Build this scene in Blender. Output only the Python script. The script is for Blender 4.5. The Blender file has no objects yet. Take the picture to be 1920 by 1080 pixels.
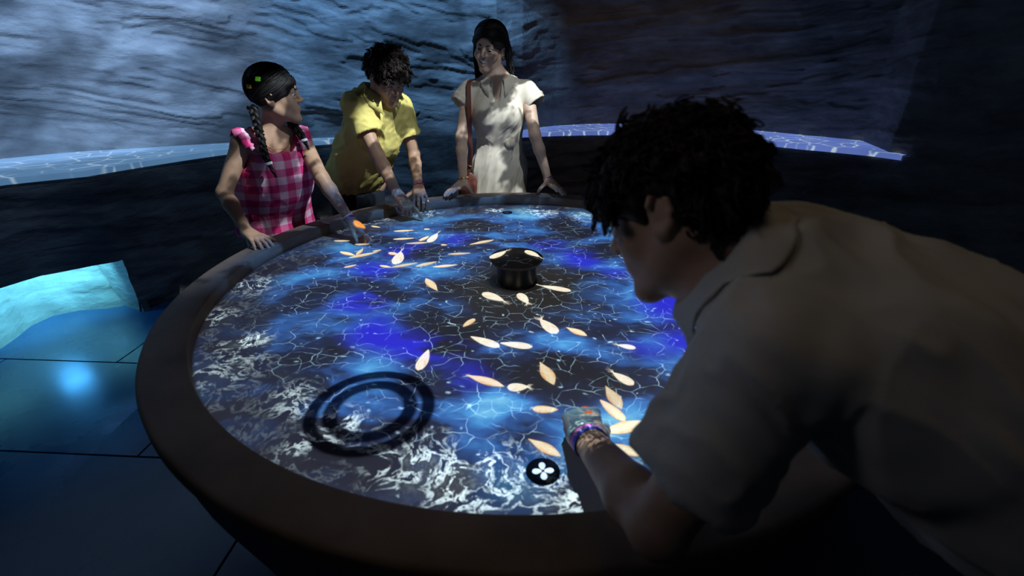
import bpy, math, random
import numpy as np
from mathutils import Vector, Matrix

# ------------------------------------------------------------------ camera, light, exposure
scn = bpy.context.scene
COL = scn.collection
FPX, PITCH = 882.33, math.radians(25.857)          # focal length in px of the 1920 px frame
CAM = np.array([-0.016, -1.589, 1.498])
FW = np.array([0, math.cos(PITCH), -math.sin(PITCH)])
UPV = np.array([0, math.sin(PITCH), math.cos(PITCH)])
RT = np.array([1.0, 0, 0])
cam = bpy.data.cameras.new('camera'); cam.sensor_width = 36; cam.lens = FPX / 1920 * 36
cam.clip_start = 0.02; cam.clip_end = 60
cam.dof.use_dof = True; cam.dof.focus_distance = 2.4; cam.dof.aperture_fstop = 2.8
camo = bpy.data.objects.new('camera', cam); COL.objects.link(camo)
camo.location = CAM; camo.rotation_euler = (math.pi / 2 - PITCH, 0, 0)
scn.camera = camo
vs = scn.view_settings
vs.view_transform = 'Standard'; vs.look = 'None'; vs.gamma = 1; vs.use_curve_mapping = False; vs.exposure = 0.0
scn.cycles.use_denoising = True
scn.cycles.max_bounces = 5; scn.cycles.diffuse_bounces = 3; scn.cycles.glossy_bounces = 3
w = bpy.data.worlds.new('world'); scn.world = w; w.use_nodes = True
w.node_tree.nodes['Background'].inputs[0].default_value = (0.02, 0.03, 0.05, 1)
w.node_tree.nodes['Background'].inputs[1].default_value = 0.2

SURF, RIM = 0.755, 0.80                              # table picture surface and rim top
RIN, ROUT = 1.032, 1.143
PROJ = (0.05, -0.10, 3.15)                           # overhead projector
FRONTP = (0.75, -0.30, 3.05)                         # second projector, towards the far guests

def ray(x, y): return RT * ((x - 960) / FPX) + UPV * ((540 - y) / FPX) + FW
def atz(x, y, z):
    r = ray(x, y); return CAM + r * ((z - CAM[2]) / r[2])
def aty(x, y, Y):
    r = ray(x, y); return CAM + r * ((Y - CAM[1]) / r[1])
def atd(x, y, d): return CAM + ray(x, y) * d

# ------------------------------------------------------------------ node helper
class NT:
    def __init__(s, tree): s.t = tree
    def n(s, typ, **kw):
        nd = s.t.nodes.new(typ)
        for k, v in kw.items(): setattr(nd, k, v)
        return nd
    def put(s, sock, v):
        if hasattr(v, 'is_output') or isinstance(v, bpy.types.NodeSocket): s.t.links.new(v, sock)
        else:
            try: sock.default_value = v
            except Exception: sock.default_value = tuple(v) + (1,) if len(v) == 3 else v
    def m(s, op, a, b=0.0, c=0.0, clamp=False):
        nd = s.n('ShaderNodeMath', operation=op, use_clamp=clamp)
        for i, v in enumerate((a, b, c)):
            if i < len(nd.inputs): s.put(nd.inputs[i], v)
        return nd.outputs[0]
    def vm(s, op, a, b=(0, 0, 0), scale=1.0):
        nd = s.n('ShaderNodeVectorMath', operation=op); s.put(nd.inputs[0], a)
        if op == 'SCALE': s.put(nd.inputs[3], scale)
        elif op not in ('LENGTH', 'NORMALIZE'): s.put(nd.inputs[1], b)
        return nd.outputs['Value'] if op in ('LENGTH', 'DISTANCE', 'DOT_PRODUCT') else nd.outputs[0]
    def ss(s, v, lo, hi, a=0.0, b=1.0):
        nd = s.n('ShaderNodeMapRange', interpolation_type='SMOOTHSTEP')
        for i, q in enumerate((v, lo, hi, a, b)): s.put(nd.inputs[i], q)
        return nd.outputs[0]
    def noise(s, vec, scale, detail=2.0, rough=0.5, dist=0.0, out=0, dims='3D'):
        nd = s.n('ShaderNodeTexNoise', noise_dimensions=dims); s.put(nd.inputs['Vector'], vec)
        for k, v in (('Scale', scale), ('Detail', detail), ('Roughness', rough), ('Distortion', dist)): s.put(nd.inputs[k], v)
        return nd.outputs[out]
    def vor(s, vec, scale, feature='DISTANCE_TO_EDGE', dims='2D'):
        nd = s.n('ShaderNodeTexVoronoi', feature=feature, voronoi_dimensions=dims); s.put(nd.inputs['Vector'], vec); s.put(nd.inputs['Scale'], scale)
        return nd.outputs['Distance']
    def ramp(s, f, stops):
        nd = s.n('ShaderNodeValToRGB'); e = nd.color_ramp.elements
        while len(e) < len(stops): e.new(0.5)
        for el, (p, c) in zip(e, stops): el.position = p; el.color = tuple(c) + (1,)
        s.put(nd.inputs[0], f); return nd.outputs[0]
    def mix(s, f, a, b, mode='MIX'):
        nd = s.n('ShaderNodeMix', data_type='RGBA', blend_type=mode); nd.clamp_factor = True
        s.put(nd.inputs[0], f)
        for k, v in ((6, a), (7, b)):
            s.put(nd.inputs[k], tuple(v) + (1,) if isinstance(v, tuple) and len(v) == 3 else v)
        return nd.outputs[2]

MATS = {}
def mat(name, color=(0.5, 0.5, 0.5), rough=0.6, spec=0.4, fn=None, metallic=0.0, emit=None, estr=0.0):
    m = bpy.data.materials.new(name); m.use_nodes = True; MATS[name] = m
    t = NT(m.node_tree); b = m.node_tree.nodes['Principled BSDF']
    b.inputs['Base Color'].default_value = tuple(color) + (1,); b.inputs['Roughness'].default_value = rough
    b.inputs['Specular IOR Level'].default_value = spec; b.inputs['Metallic'].default_value = metallic
    if emit: b.inputs['Emission Color'].default_value = tuple(emit) + (1,); b.inputs['Emission Strength'].default_value = estr
    if fn: fn(t, b)
    return m
def objco(t): return t.n('ShaderNodeTexCoord').outputs['Object']
def bump(t, b, h, strength=0.5, dist=0.01):
    nd = t.n('ShaderNodeBump'); nd.inputs['Strength'].default_value = strength; nd.inputs['Distance'].default_value = dist
    t.put(nd.inputs['Height'], h); t.t.links.new(nd.outputs[0], b.inputs['Normal'])

# ------------------------------------------------------------------ lamps
def lamp(name, typ, loc, aim, energy, color, size=0.02, angle=60, blend=0.3, size_y=None):
    L = bpy.data.lights.new(name, typ); L.energy = energy; L.color = color
    if typ == 'SPOT': L.spot_size = math.radians(angle); L.spot_blend = blend; L.shadow_soft_size = size
    elif typ == 'AREA':
        L.size = size
        if size_y: L.shape = 'RECTANGLE'; L.size_y = size_y
    else: L.shadow_soft_size = size
    o = bpy.data.objects.new(name, L); COL.objects.link(o); o.location = loc
    if aim is not None:
        o.rotation_euler = (Vector(aim) - Vector(loc)).to_track_quat('-Z', 'Y').to_euler()
    return o

def plane_uv(t, loc, z):
    """in a lamp's own shader: where the ray from this (unrotated) lamp lands on the plane at height z"""
    nrm = t.n('ShaderNodeTexCoord').outputs['Normal']
    sp = t.n('ShaderNodeSeparateXYZ'); t.put(sp.inputs[0], nrm)
    H = loc[2] - z
    u = t.m('MULTIPLY_ADD', t.m('DIVIDE', sp.outputs[0], sp.outputs[2]), -H, loc[0])
    v = t.m('MULTIPLY_ADD', t.m('DIVIDE', sp.outputs[1], sp.outputs[2]), -H, loc[1])
    cb = t.n('ShaderNodeCombineXYZ'); t.put(cb.inputs[0], u); t.put(cb.inputs[1], v)
    return u, v, cb.outputs[0]

def blobs(t, uv, pts):
    acc = None
    for (px, py, rad, amt) in pts:
        p = atz(px, py, SURF)
        q = t.ss(t.vm('DISTANCE', uv, (p[0], p[1], 0)), rad, rad * 0.15, 0.0, amt)
        acc = q if acc is None else t.m('ADD', acc, q)
    return acc

def table_picture(light, loc):
    """the moving-water picture that the overhead projector throws on the round table"""
    light.use_nodes = True; t = NT(light.node_tree)
    em = light.node_tree.nodes['Emission']
    u, v, uv = plane_uv(t, loc, SURF)
    r = t.vm('LENGTH', uv)
    warp = t.vm('SCALE', t.vm('SUBTRACT', t.noise(uv, 3.0, 2, out=1), (0.5, 0.5, 0.5)), scale=0.16)
    wuv = t.vm('ADD', uv, warp)
    st = t.vm('MULTIPLY', wuv, (1.0, 1.7, 1.0))
    clouds = t.noise(st, 2.9, 5, 0.62)
    lum = t.m('ADD', clouds, blobs(t, wuv, DARKS))
    lum = t.m('ADD', lum, blobs(t, wuv, LIGHTS))
    col = t.ramp(lum, [(0.32, (0.0015, 0.002, 0.008)), (0.45, (0.005, 0.013, 0.050)), (0.55, (0.020, 0.095, 0.32)),
                       (0.66, (0.05, 0.26, 0.58)), (0.84, (0.19, 0.56, 0.74))])
    roy = t.m('MULTIPLY', blobs(t, wuv, ROYAL), t.ss(clouds, 0.34, 0.50))
    col = t.mix(roy, col, (0.010, 0.010, 0.50))
    # dark still water around the hub
    hub = t.ss(t.vm('DISTANCE', wuv, (0.02, -0.06, 0)), 0.36, 0.16)
    col = t.mix(hub, col, (0.0085, 0.0075, 0.007))
    # fine net of light
    w2 = t.vm('ADD', t.vm('MULTIPLY', uv, (1.0, 1.25, 1)), t.vm('SCALE', t.noise(uv, 11.0, 2, out=1), scale=0.085))
    e1 = t.ss(t.vor(w2, 14.5), 0.028, 0.0)
    e1 = t.m('MULTIPLY', t.m('POWER', e1, 2.0), t.ss(t.noise(uv, 13.0, 2, 0.6), 0.42, 0.60))
    sp = t.ss(t.vor(t.vm('MULTIPLY', w2, (1, 1, 1)), 17.0, 'F1'), 0.13, 0.02)
    sp = t.m('MULTIPLY', sp, t.ss(t.noise(uv, 21.0, 1), 0.52, 0.64))
    e2 = t.m('MULTIPLY', t.m('POWER', t.ss(t.vor(t.vm('ADD', w2, (3.3, 1.7, 0)), 21.0), 0.040, 0.0), 2.0), t.ss(t.noise(t.vm('ADD', uv, (5, 2, 0)), 9.0, 2, 0.6), 0.50, 0.66, 0.0, 0.42))
    net = t.m('ADD', t.m('ADD', t.m('MULTIPLY', e1, 0.60), e2), t.m('MULTIPLY', sp, 0.60))
    net = t.m('MULTIPLY', net, t.m('SUBTRACT', 1.0, t.ss(r, 0.80, 1.0, 0.0, 0.6)))
    col = t.mix(1.0, col, t.mix(net, (0, 0, 0), (0.55, 0.85, 1.0)), 'ADD')
    # lacy foam along the shore
    f1 = t.noise(t.vm('ADD', uv, t.vm('SCALE', t.noise(uv, 5.0, 3, out=1), scale=0.25)), 15.0, 9, 0.68, 0.2)
    lace = t.ss(t.m('ABSOLUTE', t.m('SUBTRACT', f1, 0.5)), 0.042, 0.0)
    lace = t.m('MULTIPLY', lace, t.ss(t.noise(uv, 19.0, 5, 0.7), 0.36, 0.58))
    fm = t.m('ADD', blobs(t, wuv, FOAM), t.ss(r, 0.78, 0.97, 0.0, 0.07), clamp=True)
    foam = t.m('MULTIPLY', lace, fm)
    foam = t.m('ADD', foam, t.m('MULTIPLY', t.m('POWER', fm, 2.0), t.ss(f1, 0.50, 0.70, 0.0, 0.12)))
    edge = t.ss(r, 0.80, 0.96)
    col = t.mix(t.m('MULTIPLY', edge, t.m('SUBTRACT', 0.85, blobs(t, wuv, LIGHTS), clamp=True)), col, (0.006, 0.0055, 0.013))
    col = t.mix(1.0, col, t.vm('SCALE', t.mix(foam, (0, 0, 0), (0.80, 1.0, 1.0)), scale=1.35), 'ADD')
    # one golden fish swims over the girl's hand, orange light brushes the near fist
    for (px, py, pz, rad, colr) in ((0, 0, 0.829, 0.034, (1.0, 0.60, 0.16)), (1104, 764, 0.845, 0.010, (0.6, 0.18, 0.02)), (1098, 750, 0.840, 0.010, (0.6, 0.18, 0.02))):
        c = atz(px, py, pz) if px else np.array([-.700, .430, .829]); L0 = np.array(loc); c = L0 + (c - L0) * ((loc[2] - SURF) / (loc[2] - pz))
        col = t.mix(t.ss(t.vm('DISTANCE', uv, (c[0], c[1], 0)), rad, rad * 0.6), col, colr)
    mask = t.ss(r, RIN + 0.004, RIN - 0.012)
    t.put(em.inputs['Color'], t.mix(mask, (0, 0, 0), col)); em.inputs['Strength'].default_value = 1.0

def outside_table(light, loc):
    """second projector: its content is black on the table and pale beyond the far rim"""
    light.use_nodes = True; t = NT(light.node_tree); em = light.node_tree.nodes['Emission']
    u, v, uv = plane_uv(t, loc, SURF)
    r = t.vm('LENGTH', uv)
    k = t.m('MULTIPLY', t.ss(r, RIN - 0.01, RIN + 0.02), t.ss(t.m('ADD', v, t.m('MULTIPLY', u, -0.55)), 0.35, 0.75))
    k = t.m('MULTIPLY', t.m('MULTIPLY', k, t.ss(r, 2.35, 2.05)), t.m('SUBTRACT', 1.0, t.m('MULTIPLY', t.ss(u, -1.15, -1.30), t.ss(t.vm('DISTANCE', uv, (-1.47, 0.74, 0)), 0.22, 0.32))))
    k = t.m('MULTIPLY', k, t.ss(t.m('ADD', t.m('MULTIPLY', v, 0.25), u), 0.55, 0.30))
    k = t.m('MULTIPLY', k, t.ss(t.noise(uv, 4.0, 3), 0.45, 0.52, 0.16, 1.0))  # noise patches in the beam stand in for shadows of hair and people
    k = t.m('MULTIPLY', k, t.ss(r, 1.10, 1.40, 0.55, 1.0))
    dk = t.m('MULTIPLY', t.m('MULTIPLY', t.ss(v, 1.42, 1.52), t.ss(u, -0.36, -0.40)), t.ss(u, -0.95, -0.80))  # shade masked into the beam over one side of the woman
    k = t.m('MULTIPLY', k, t.m('MULTIPLY_ADD', dk, -0.82, 1.0))
    k = t.m('MULTIPLY', k, t.ss(t.vm('DISTANCE', uv, (-1.45, 0.72, 0)), 0.30, 0.65, 0.95, 1.0))
    t.put(em.inputs['Color'], t.mix(k, (0, 0, 0), t.mix(t.ss(r, 1.06, 1.22), (0.16, 0.40, 1.0), (1, 1, 1))))
    em.inputs['Strength'].default_value = 1.0

ROYAL = [(700, 505, .13, .9), (665, 570, .13, .9), (700, 620, .14, 1), (760, 640, .13, 1), (820, 655, .12, .7), (760, 470, .12, .8), (850, 450, .13, .7),
         (1090, 485, .14, .9), (1030, 460, .12, .6), (1150, 510, .10, .6), (1265, 575, .16, 1), (1290, 640, .13, .9), (1210, 655, .10, .6), (870, 700, .10, .5)]
DARKS = [(840, 620, .16, -.20), (790, 590, .10, -.12), (1010, 700, .15, -.20), (1090, 690, .13, -.18), (900, 690, .10, -.14), (860, 540, .14, -.10), (560, 560, .16, -.12),
         (1060, 430, .20, -.10), (880, 425, .16, -.12), (1210, 690, .12, -.14), (760, 830, .12, -.14), (430, 640, .14, -.14), (560, 700, .14, -.14), (1230, 550, .1, -.12), (980, 830, .12, -.08), (640, 640, .1, -.06)]
LIGHTS = [(930, 765, .13, .14), (900, 655, .10, .12), (1080, 655, .12, .10), (720, 690, .10, .14), (620, 610, .14, .08), (1190, 800, .16, .16), (820, 400, .22, .16), (980, 398, .20, .26),
          (760, 575, .12, .06), (930, 440, .1, .1), (1100, 400, .2, .18), (640, 490, .12, .05), (860, 790, .12, .10), (1060, 850, .14, .1), (950, 890, .12, .14)]
FOAM = [(460, 640, .10, .95), (430, 690, .14, .35), (640, 810, .10, .75), (760, 870, .12, .8), (860, 900, .12, .85), (950, 885, .12, .8), (1060, 925, .10, .7), (540, 760, .10, .5),
        (560, 850, .07, .6), (620, 430, .14, .6), (700, 410, .14, .5), (800, 398, .14, .6), (930, 395, .10, .95), (1010, 397, .14, .9), (1100, 405, .14, .7), (480, 530, .12, .45), (410, 590, .08, .45), (1130, 880, .14, .5)]

def shutter(o, lo, hi):
    """barn door: no light below the given slope, measured from the lamp's own axis"""
    L = o.data; L.use_nodes = True; t = NT(L.node_tree); em = L.node_tree.nodes['Emission']
    sp = t.n('ShaderNodeSeparateXYZ'); t.put(sp.inputs[0], t.n('ShaderNodeTexCoord').outputs['Normal'])
    k = t.ss(t.m('MULTIPLY', t.m('DIVIDE', sp.outputs[1], sp.outputs[2]), -1.0), lo, hi, 0.05, 1.0)
    nn = t.noise(t.vm('MULTIPLY', t.n('ShaderNodeTexCoord').outputs['Normal'], (2.2, 5.0, 1.0)), 2.4, 4, 0.6, 0.6)
    k = t.m('MULTIPLY', k, t.ss(nn, 0.36, 0.66, 0.35, 1.35))
    t.put(em.inputs['Color'], t.mix(k, (0, 0, 0), (1, 1, 1))); em.inputs['Strength'].default_value = 1.0
pj = lamp('table_projector', 'SPOT', PROJ, None, 560, (1, 1, 1), 0.0, 66, 0.02); table_picture(pj.data, PROJ)
fp = lamp('guest_projector', 'SPOT', FRONTP, None, 500, (0.80, 0.93, 1.0), 0.004, 130, 0.1); outside_table(fp.data, FRONTP)
# blue wall washers, a warm dim ceiling lamp, floor spot
shutter(lamp('wall_washer_left', 'SPOT', (-1.35, 0.05, 3.05), (-3.2, 1.30, 1.90), 800, (0.34, 0.58, 1.0), 0.03, 92, 0.8), -.42, -.34)
shutter(lamp('wall_washer_girl', 'SPOT', (-0.7, 0.9, 3.05), (-2.0, 2.05, 1.9), 120, (0.22, 0.50, 1.0), 0.03, 85, 0.9), -.42, -.22)
shutter(lamp('wall_washer_back', 'SPOT', (-0.62, 1.15, 3.1), (-0.86, 2.60, 2.0), 290, (0.20, 0.50, 1.0), 0.02, 66, 0.35), -.62, -.25)
lamp('warm_back_lamp', 'SPOT', (1.0, 1.2, 3.1), (0.9, 3.3, 1.5), 9, (1.0, 0.72, 0.55), 0.2, 80, 1.0)
lamp('warm_ceiling_lamp', 'SPOT', (0.55, -0.75, 3.1), (0.40, -0.85, 0.9), 6.5, (1.0, 0.78, 0.50), 0.35, 110, 1.0)
lamp('man_head_fill', 'SPOT', (-1.3, -1.3, 2.3), (0.20, -0.98, 1.22), 9.0, (0.85, 0.88, 1.0), 0.2, 26, 1.0)  # added fill on the man's head, standing in for glow off the table
lamp('floor_spot', 'SPOT', (-1.9, 0.2, 3.05), (-2.22, 0.38, 0), 60, (0.03, 0.36, 1.0), 0.04, 40, 1.0)

# ------------------------------------------------------------------ object helpers
def tag(o, label=None, cat=None, group=None, kind=None):
    for k, v in (('label', label), ('category', cat), ('group', group), ('kind', kind)):
        if v: o[k] = v
    return o
def link(o, parent=None):
    COL.objects.link(o)
    if parent: o.parent = parent
    return o
def empty(name, loc=(0, 0, 0), rz=0.0):
    o = bpy.data.objects.new(name, None); o.empty_display_size = 0.1; o.location = loc; o.rotation_euler[2] = rz
    return link(o)
def meshdata(name, V, Fc, smooth=True, mats=()):
    me = bpy.data.meshes.new(name)
    V = np.asarray(V, dtype=np.float64)
    if isinstance(Fc, np.ndarray):
        k = Fc.shape[1]; me.vertices.add(len(V)); me.vertices.foreach_set('co', V.astype(np.float32).ravel())
        me.loops.add(Fc.size); me.loops.foreach_set('vertex_index', Fc.astype(np.int32).ravel())
        me.polygons.add(len(Fc)); me.polygons.foreach_set('loop_start', np.arange(0, Fc.size, k, dtype=np.int32))
        me.update(calc_edges=True); me.validate()
    else: me.from_pydata([tuple(v) for v in V], [], [tuple(int(i) for i in f) for f in Fc])
    me.polygons.foreach_set('use_smooth', np.full(len(me.polygons), bool(smooth)))
    for m in mats: me.materials.append(m)
    me.update(); return me
def obj(name, V, Fc, m, parent=None, smooth=True, base=None):
    V = np.asarray(V, dtype=float)
    if base is not None: V = V - np.asarray(base)
    ms = m if isinstance(m, (list, tuple)) else (m,)
    return link(bpy.data.objects.new(name, meshdata(name, V, Fc, smooth, ms)), parent)
def lathe(prof, n=96, a0=0.0, a1=2 * math.pi):
    prof = np.array(prof, float); full = abs(a1 - a0 - 2 * math.pi) < 1e-6
    an = np.linspace(a0, a1, n, endpoint=not full)
    V = np.array([[r * math.cos(a), r * math.sin(a), z] for a in an for r, z in prof])
    k = len(prof); F = []
    for i in range(n if full else n - 1):
        j = (i + 1) % n
        for p in range(k - 1): F.append((i * k + p, j * k + p, j * k + p + 1, i * k + p + 1))
    return V, np.array(F)
def grid_faces(nu, nv, closed_u=False):
    i, j = np.meshgrid(np.arange(nu if closed_u else nu - 1), np.arange(nv - 1), indexing='ij')
    i2 = (i + 1) % nu
    return np.stack([i * nv + j, i2 * nv + j, i2 * nv + j + 1, i * nv + j + 1], -1).reshape(-1, 4)
def boxmesh(x0, x1, y0, y1, z0, z1, bev=0.0):
    b = bev
    V = [(x0, y0, z0), (x1, y0, z0), (x1, y1, z0), (x0, y1, z0), (x0, y0, z1 - b), (x1, y0, z1 - b), (x1, y1, z1 - b), (x0, y1, z1 - b),
         (x0 + b, y0 + b, z1), (x1 - b, y0 + b, z1), (x1 - b, y1 - b, z1), (x0 + b, y1 - b, z1)]
    F = [(3, 2, 1, 0), (0, 1, 5, 4), (1, 2, 6, 5), (2, 3, 7, 6), (3, 0, 4, 7), (4, 5, 9, 8), (5, 6, 10, 9), (6, 7, 11, 10), (7, 4, 8, 11), (8, 9, 10, 11)]
    return np.array(V), np.array(F)
def tube(pts, radii, sides=8, cap=True):
    pts = np.array(pts, float); n = len(pts); radii = np.broadcast_to(np.asarray(radii, float), (n,))
    T = np.gradient(pts, axis=0); T /= np.linalg.norm(T, axis=1)[:, None] + 1e-9
    ref = np.array([0, 0, 1.0]) if abs(T[:, 2]).mean() < 0.8 else np.array([1.0, 0, 0])
    A = np.cross(T, ref); A /= np.linalg.norm(A, axis=1)[:, None] + 1e-9; B = np.cross(T, A)
    an = np.arange(sides) * 2 * math.pi / sides
    V = pts[:, None] + radii[:, None, None] * (A[:, None] * np.cos(an)[None, :, None] + B[:, None] * np.sin(an)[None, :, None])
    V = V.reshape(-1, 3); i, j = np.meshgrid(np.arange(n - 1), np.arange(sides), indexing='ij'); j2 = (j + 1) % sides
    F = np.stack([i * sides + j, i * sides + j2, (i + 1) * sides + j2, (i + 1) * sides + j], -1).reshape(-1, 4)
    return V, F
def join(parts):
    Vs, Fs, o = [], [], 0
    for V, F in parts: Vs.append(V); Fs.append(np.asarray(F) + o); o += len(V)
    return np.vstack(Vs), np.vstack(Fs)

# ------------------------------------------------------------------ numpy noise
def _h(ix, iy, iz, seed):
    n = (ix.astype(np.int64) * 374761393 + iy.astype(np.int64) * 668265263 + iz.astype(np.int64) * 2147483647 + seed * 974711) & 0xffffffff
    n = ((n ^ (n >> 13)) * 1274126177) & 0xffffffff
    return ((n ^ (n >> 16)) & 0xffff) / 65535.0
def vnoise(p, seed=0):
    p = np.asarray(p, float); i = np.floor(p).astype(np.int64); f = p - i; f = f * f * (3 - 2 * f)
    out = 0
    for dx in (0, 1):
        wx = f[..., 0] if dx else 1 - f[..., 0]
        for dy in (0, 1):
            wy = f[..., 1] if dy else 1 - f[..., 1]
            for dz in (0, 1):
                wz = f[..., 2] if dz else 1 - f[..., 2]
                out = out + wx * wy * wz * _h(i[..., 0] + dx, i[..., 1] + dy, i[..., 2] + dz, seed)
    return out
def fbm(p, oct=4, seed=0, gain=0.5):
    p = np.asarray(p, float); a, s, tot = 1.0, 0.0, 0.0
    for k in range(oct): s = s + a * vnoise(p * 2 ** k, seed + k * 17); tot += a; a *= gain
    return s / tot
def sstep(x, a, b):
    t = np.clip((x - a) / (b - a), 0, 1); return t * t * (3 - 2 * t)

# ------------------------------------------------------------------ materials of the setting
def f_rock(t, b):
    co = objco(t)
    n = t.noise(t.vm('MULTIPLY', co, (1, 1, 2.5)), 3.0, 6, 0.6)
    t.put(b.inputs['Base Color'], t.ramp(n, [(0.3, (0.10, 0.095, 0.095)), (0.55, (0.20, 0.19, 0.185)), (0.75, (0.29, 0.275, 0.26))]))
    h = t.noise(t.vm('MULTIPLY', co, (1, 1, 2.2)), 9.0, 7, 0.62)
    bump(t, b, h, 0.55, 0.03)
mat('rock', rough=0.75, spec=0.3, fn=f_rock)
def f_floor(t, b):
    n = t.noise(objco(t), 2.5, 4)
    t.put(b.inputs['Base Color'], t.ramp(n, [(0.3, (0.016, 0.045, 0.10)), (0.7, (0.026, 0.065, 0.14))]))
    t.put(b.inputs['Roughness'], t.ss(n, 0.3, 0.7, 0.22, 0.30))
mat('slab', rough=0.3, spec=0.5, fn=f_floor)
mat('grout', (0.01, 0.012, 0.015), 0.9)
mat('ceiling_black', (0.02, 0.02, 0.022), 0.9)
def f_rim(t, b):
    co = objco(t); n = t.noise(t.vm('MULTIPLY', co, (1, 1, 3)), 5.0, 6, 0.6)
    t.put(b.inputs['Base Color'], t.ramp(n, [(0.3, (0.17, 0.115, 0.08)), (0.5, (0.24, 0.165, 0.115)), (0.75, (0.31, 0.23, 0.17))]))
    bump(t, b, t.noise(co, 40, 4), 0.15, 0.004)
mat('rim_brown', rough=0.6, spec=0.3, fn=f_rim)
mat('table_side', (0.16, 0.14, 0.17), 0.7)
mat('projection_white', (0.50, 0.51, 0.53), 0.75, 0.15)
mat('hub_dark', (0.055, 0.05, 0.05), 0.6)
mat('hub_black', (0.012, 0.012, 0.013), 0.35)
mat('speaker_black', (0.008, 0.008, 0.012), 0.8)
def f_ledge_glow(col, strength, lines):  # projected ripple light put into the ledge's own emission
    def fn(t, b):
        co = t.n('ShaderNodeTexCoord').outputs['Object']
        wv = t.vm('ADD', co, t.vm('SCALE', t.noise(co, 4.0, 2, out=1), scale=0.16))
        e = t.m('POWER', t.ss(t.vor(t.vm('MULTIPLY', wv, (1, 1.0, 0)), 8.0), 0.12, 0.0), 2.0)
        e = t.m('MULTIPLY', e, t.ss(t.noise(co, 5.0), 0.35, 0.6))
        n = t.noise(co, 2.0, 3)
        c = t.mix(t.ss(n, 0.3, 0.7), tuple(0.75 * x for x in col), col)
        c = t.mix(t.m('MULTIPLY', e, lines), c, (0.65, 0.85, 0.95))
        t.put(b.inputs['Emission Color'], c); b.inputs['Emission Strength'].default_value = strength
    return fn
mat('ledge_glow', (0.05, 0.06, 0.08), 0.5, fn=f_ledge_glow((0.16, 0.25, 0.72), 0.70, 0.9))
mat('ledge_glow_dim', (0.25, 0.27, 0.30), 0.5, fn=f_ledge_glow((0.10, 0.23, 0.42), 0.75, 0.55))

# ------------------------------------------------------------------ room shell
UP_AZ = [(-200, 3.1), (-20, 3.1), (20, 3.02), (31, 3.0), (33.5, 3.01), (36.5, 3.22), (39, 3.42), (46, 3.42), (55, 3.47), (70, 3.43), (77.5, 3.26), (83, 3.07), (88.5, 2.74), (93, 2.62),
         (118, 2.67), (128, 2.80), (137.4, 2.975), (145, 3.165), (151, 3.39), (156.5, 3.50), (175, 3.5), (200, 3.1)]
LO_AZ = [(-200, 3.0), (-20, 3.0), (20, 2.985), (35, 2.985), (43, 2.9), (51, 2.895), (69, 2.9), (77, 2.775), (89, 2.57), (95, 2.58), (120, 2.645), (139.5, 2.68), (147, 2.66), (156, 2.655), (162, 2.84), (175, 2.92), (200, 3.0)]
def azr(tab, az): return np.interp(az, [a for a, _ in tab], [r for _, r in tab])
def rock_disp(s, z, seed):
    """bedded rock: long thin plates with broken edges"""
    tilt = z - 0.13 * np.sqrt((s - 5.3) ** 2 + 0.15)
    wv = fbm(np.stack([s * 0.9, tilt * 1.6, 0 * s], -1), 4, seed)
    q = fbm(np.stack([s * 0.55 + wv * 0.6, tilt * 3.6 + wv * 0.8, 0 * s + 3], -1), 5, seed + 5, 0.55)
    q = q + 0.035 * (fbm(np.stack([s * 5.0, tilt * 9.0, 0 * s + 6], -1), 3, seed + 51) - 0.5) + 0.03 * (vnoise(np.stack([s * 2.2, tilt * 3.0, 0 * s + 8], -1), seed + 61) - 0.5)
    k = q * 9.0; fr = k - np.floor(k)
    plates = (np.floor(k) + sstep(fr, 0.86, 1.0) + 0.45 * fr * (1 - sstep(fr, 0.86, 1.0))) / 9.0
    q2 = fbm(np.stack([s * 1.6 + wv, tilt * 11.0 + 2 * wv, 0 * s + 9], -1), 4, seed + 31)
    k2 = q2 * 9; plates2 = (np.floor(k2) + sstep(k2 - np.floor(k2), 0.7, 1.0)) / 9
    return (plates - 0.5) * 0.24 + (plates2 - 0.5) * 0.035 + (wv - 0.5) * 0.12
def azvals():
    return np.concatenate([np.linspace(-158, 20, 60, endpoint=False), np.linspace(20, 172, 860, endpoint=False), np.linspace(172, 202, 14)])
AZ = azvals()
ZS = np.concatenate([np.linspace(0.90, 2.15, 132, endpoint=False), np.linspace(2.15, 3.32, 24)])
A, Zg = np.meshgrid(np.radians(AZ), ZS, indexing='ij')
Rb = azr(UP_AZ, AZ)[:, None] + 0 * Zg
d = rock_disp(A * 3.2, Zg, 3)
Rg = Rb + 0.03 - d * sstep(Zg, 0.88, 1.15) * 0.9 - 0.02 * (Zg - 0.93)
V = np.stack([Rg * np.cos(A), Rg * np.sin(A), Zg], -1).reshape(-1, 3)
tag(obj('wall_upper', V, grid_faces(len(AZ), len(ZS))[:, ::-1], MATS['rock']), 'curved wall of layered grey rock above the ledge', kind='structure')
# lower wall; a low cave is cut into it at the far left
CAVE0, CAVE1, CAVEZ = 155.2, 176.0, 0.375
AZL = np.concatenate([np.linspace(-158, 20, 60, endpoint=False), np.linspace(20, CAVE0, 520, endpoint=False), np.linspace(CAVE0, CAVE1, 90, endpoint=False), np.linspace(CAVE1, 202, 14)])
ZL = np.linspace(0, 0.93, 62); zi = np.abs(ZL - CAVEZ).argmin(); ZL[zi] = CAVEZ
A, Zg = np.meshgrid(np.radians(AZL), ZL, indexing='ij')
dl = rock_disp(A * 2.8, Zg, 11) * 0.45
Rg = azr(LO_AZ, AZL)[:, None] - dl * sstep(0.93 - Zg, 0.0, 0.2) + 0.05 * (1 - Zg / 0.93)
V = np.stack([Rg * np.cos(A), Rg * np.sin(A), Zg], -1).reshape(-1, 3)
Fc = grid_faces(len(AZL), len(ZL))
azc = AZL[Fc[:, 0] // len(ZL)]; zc = ZL[Fc[:, 0] % len(ZL)]
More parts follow.
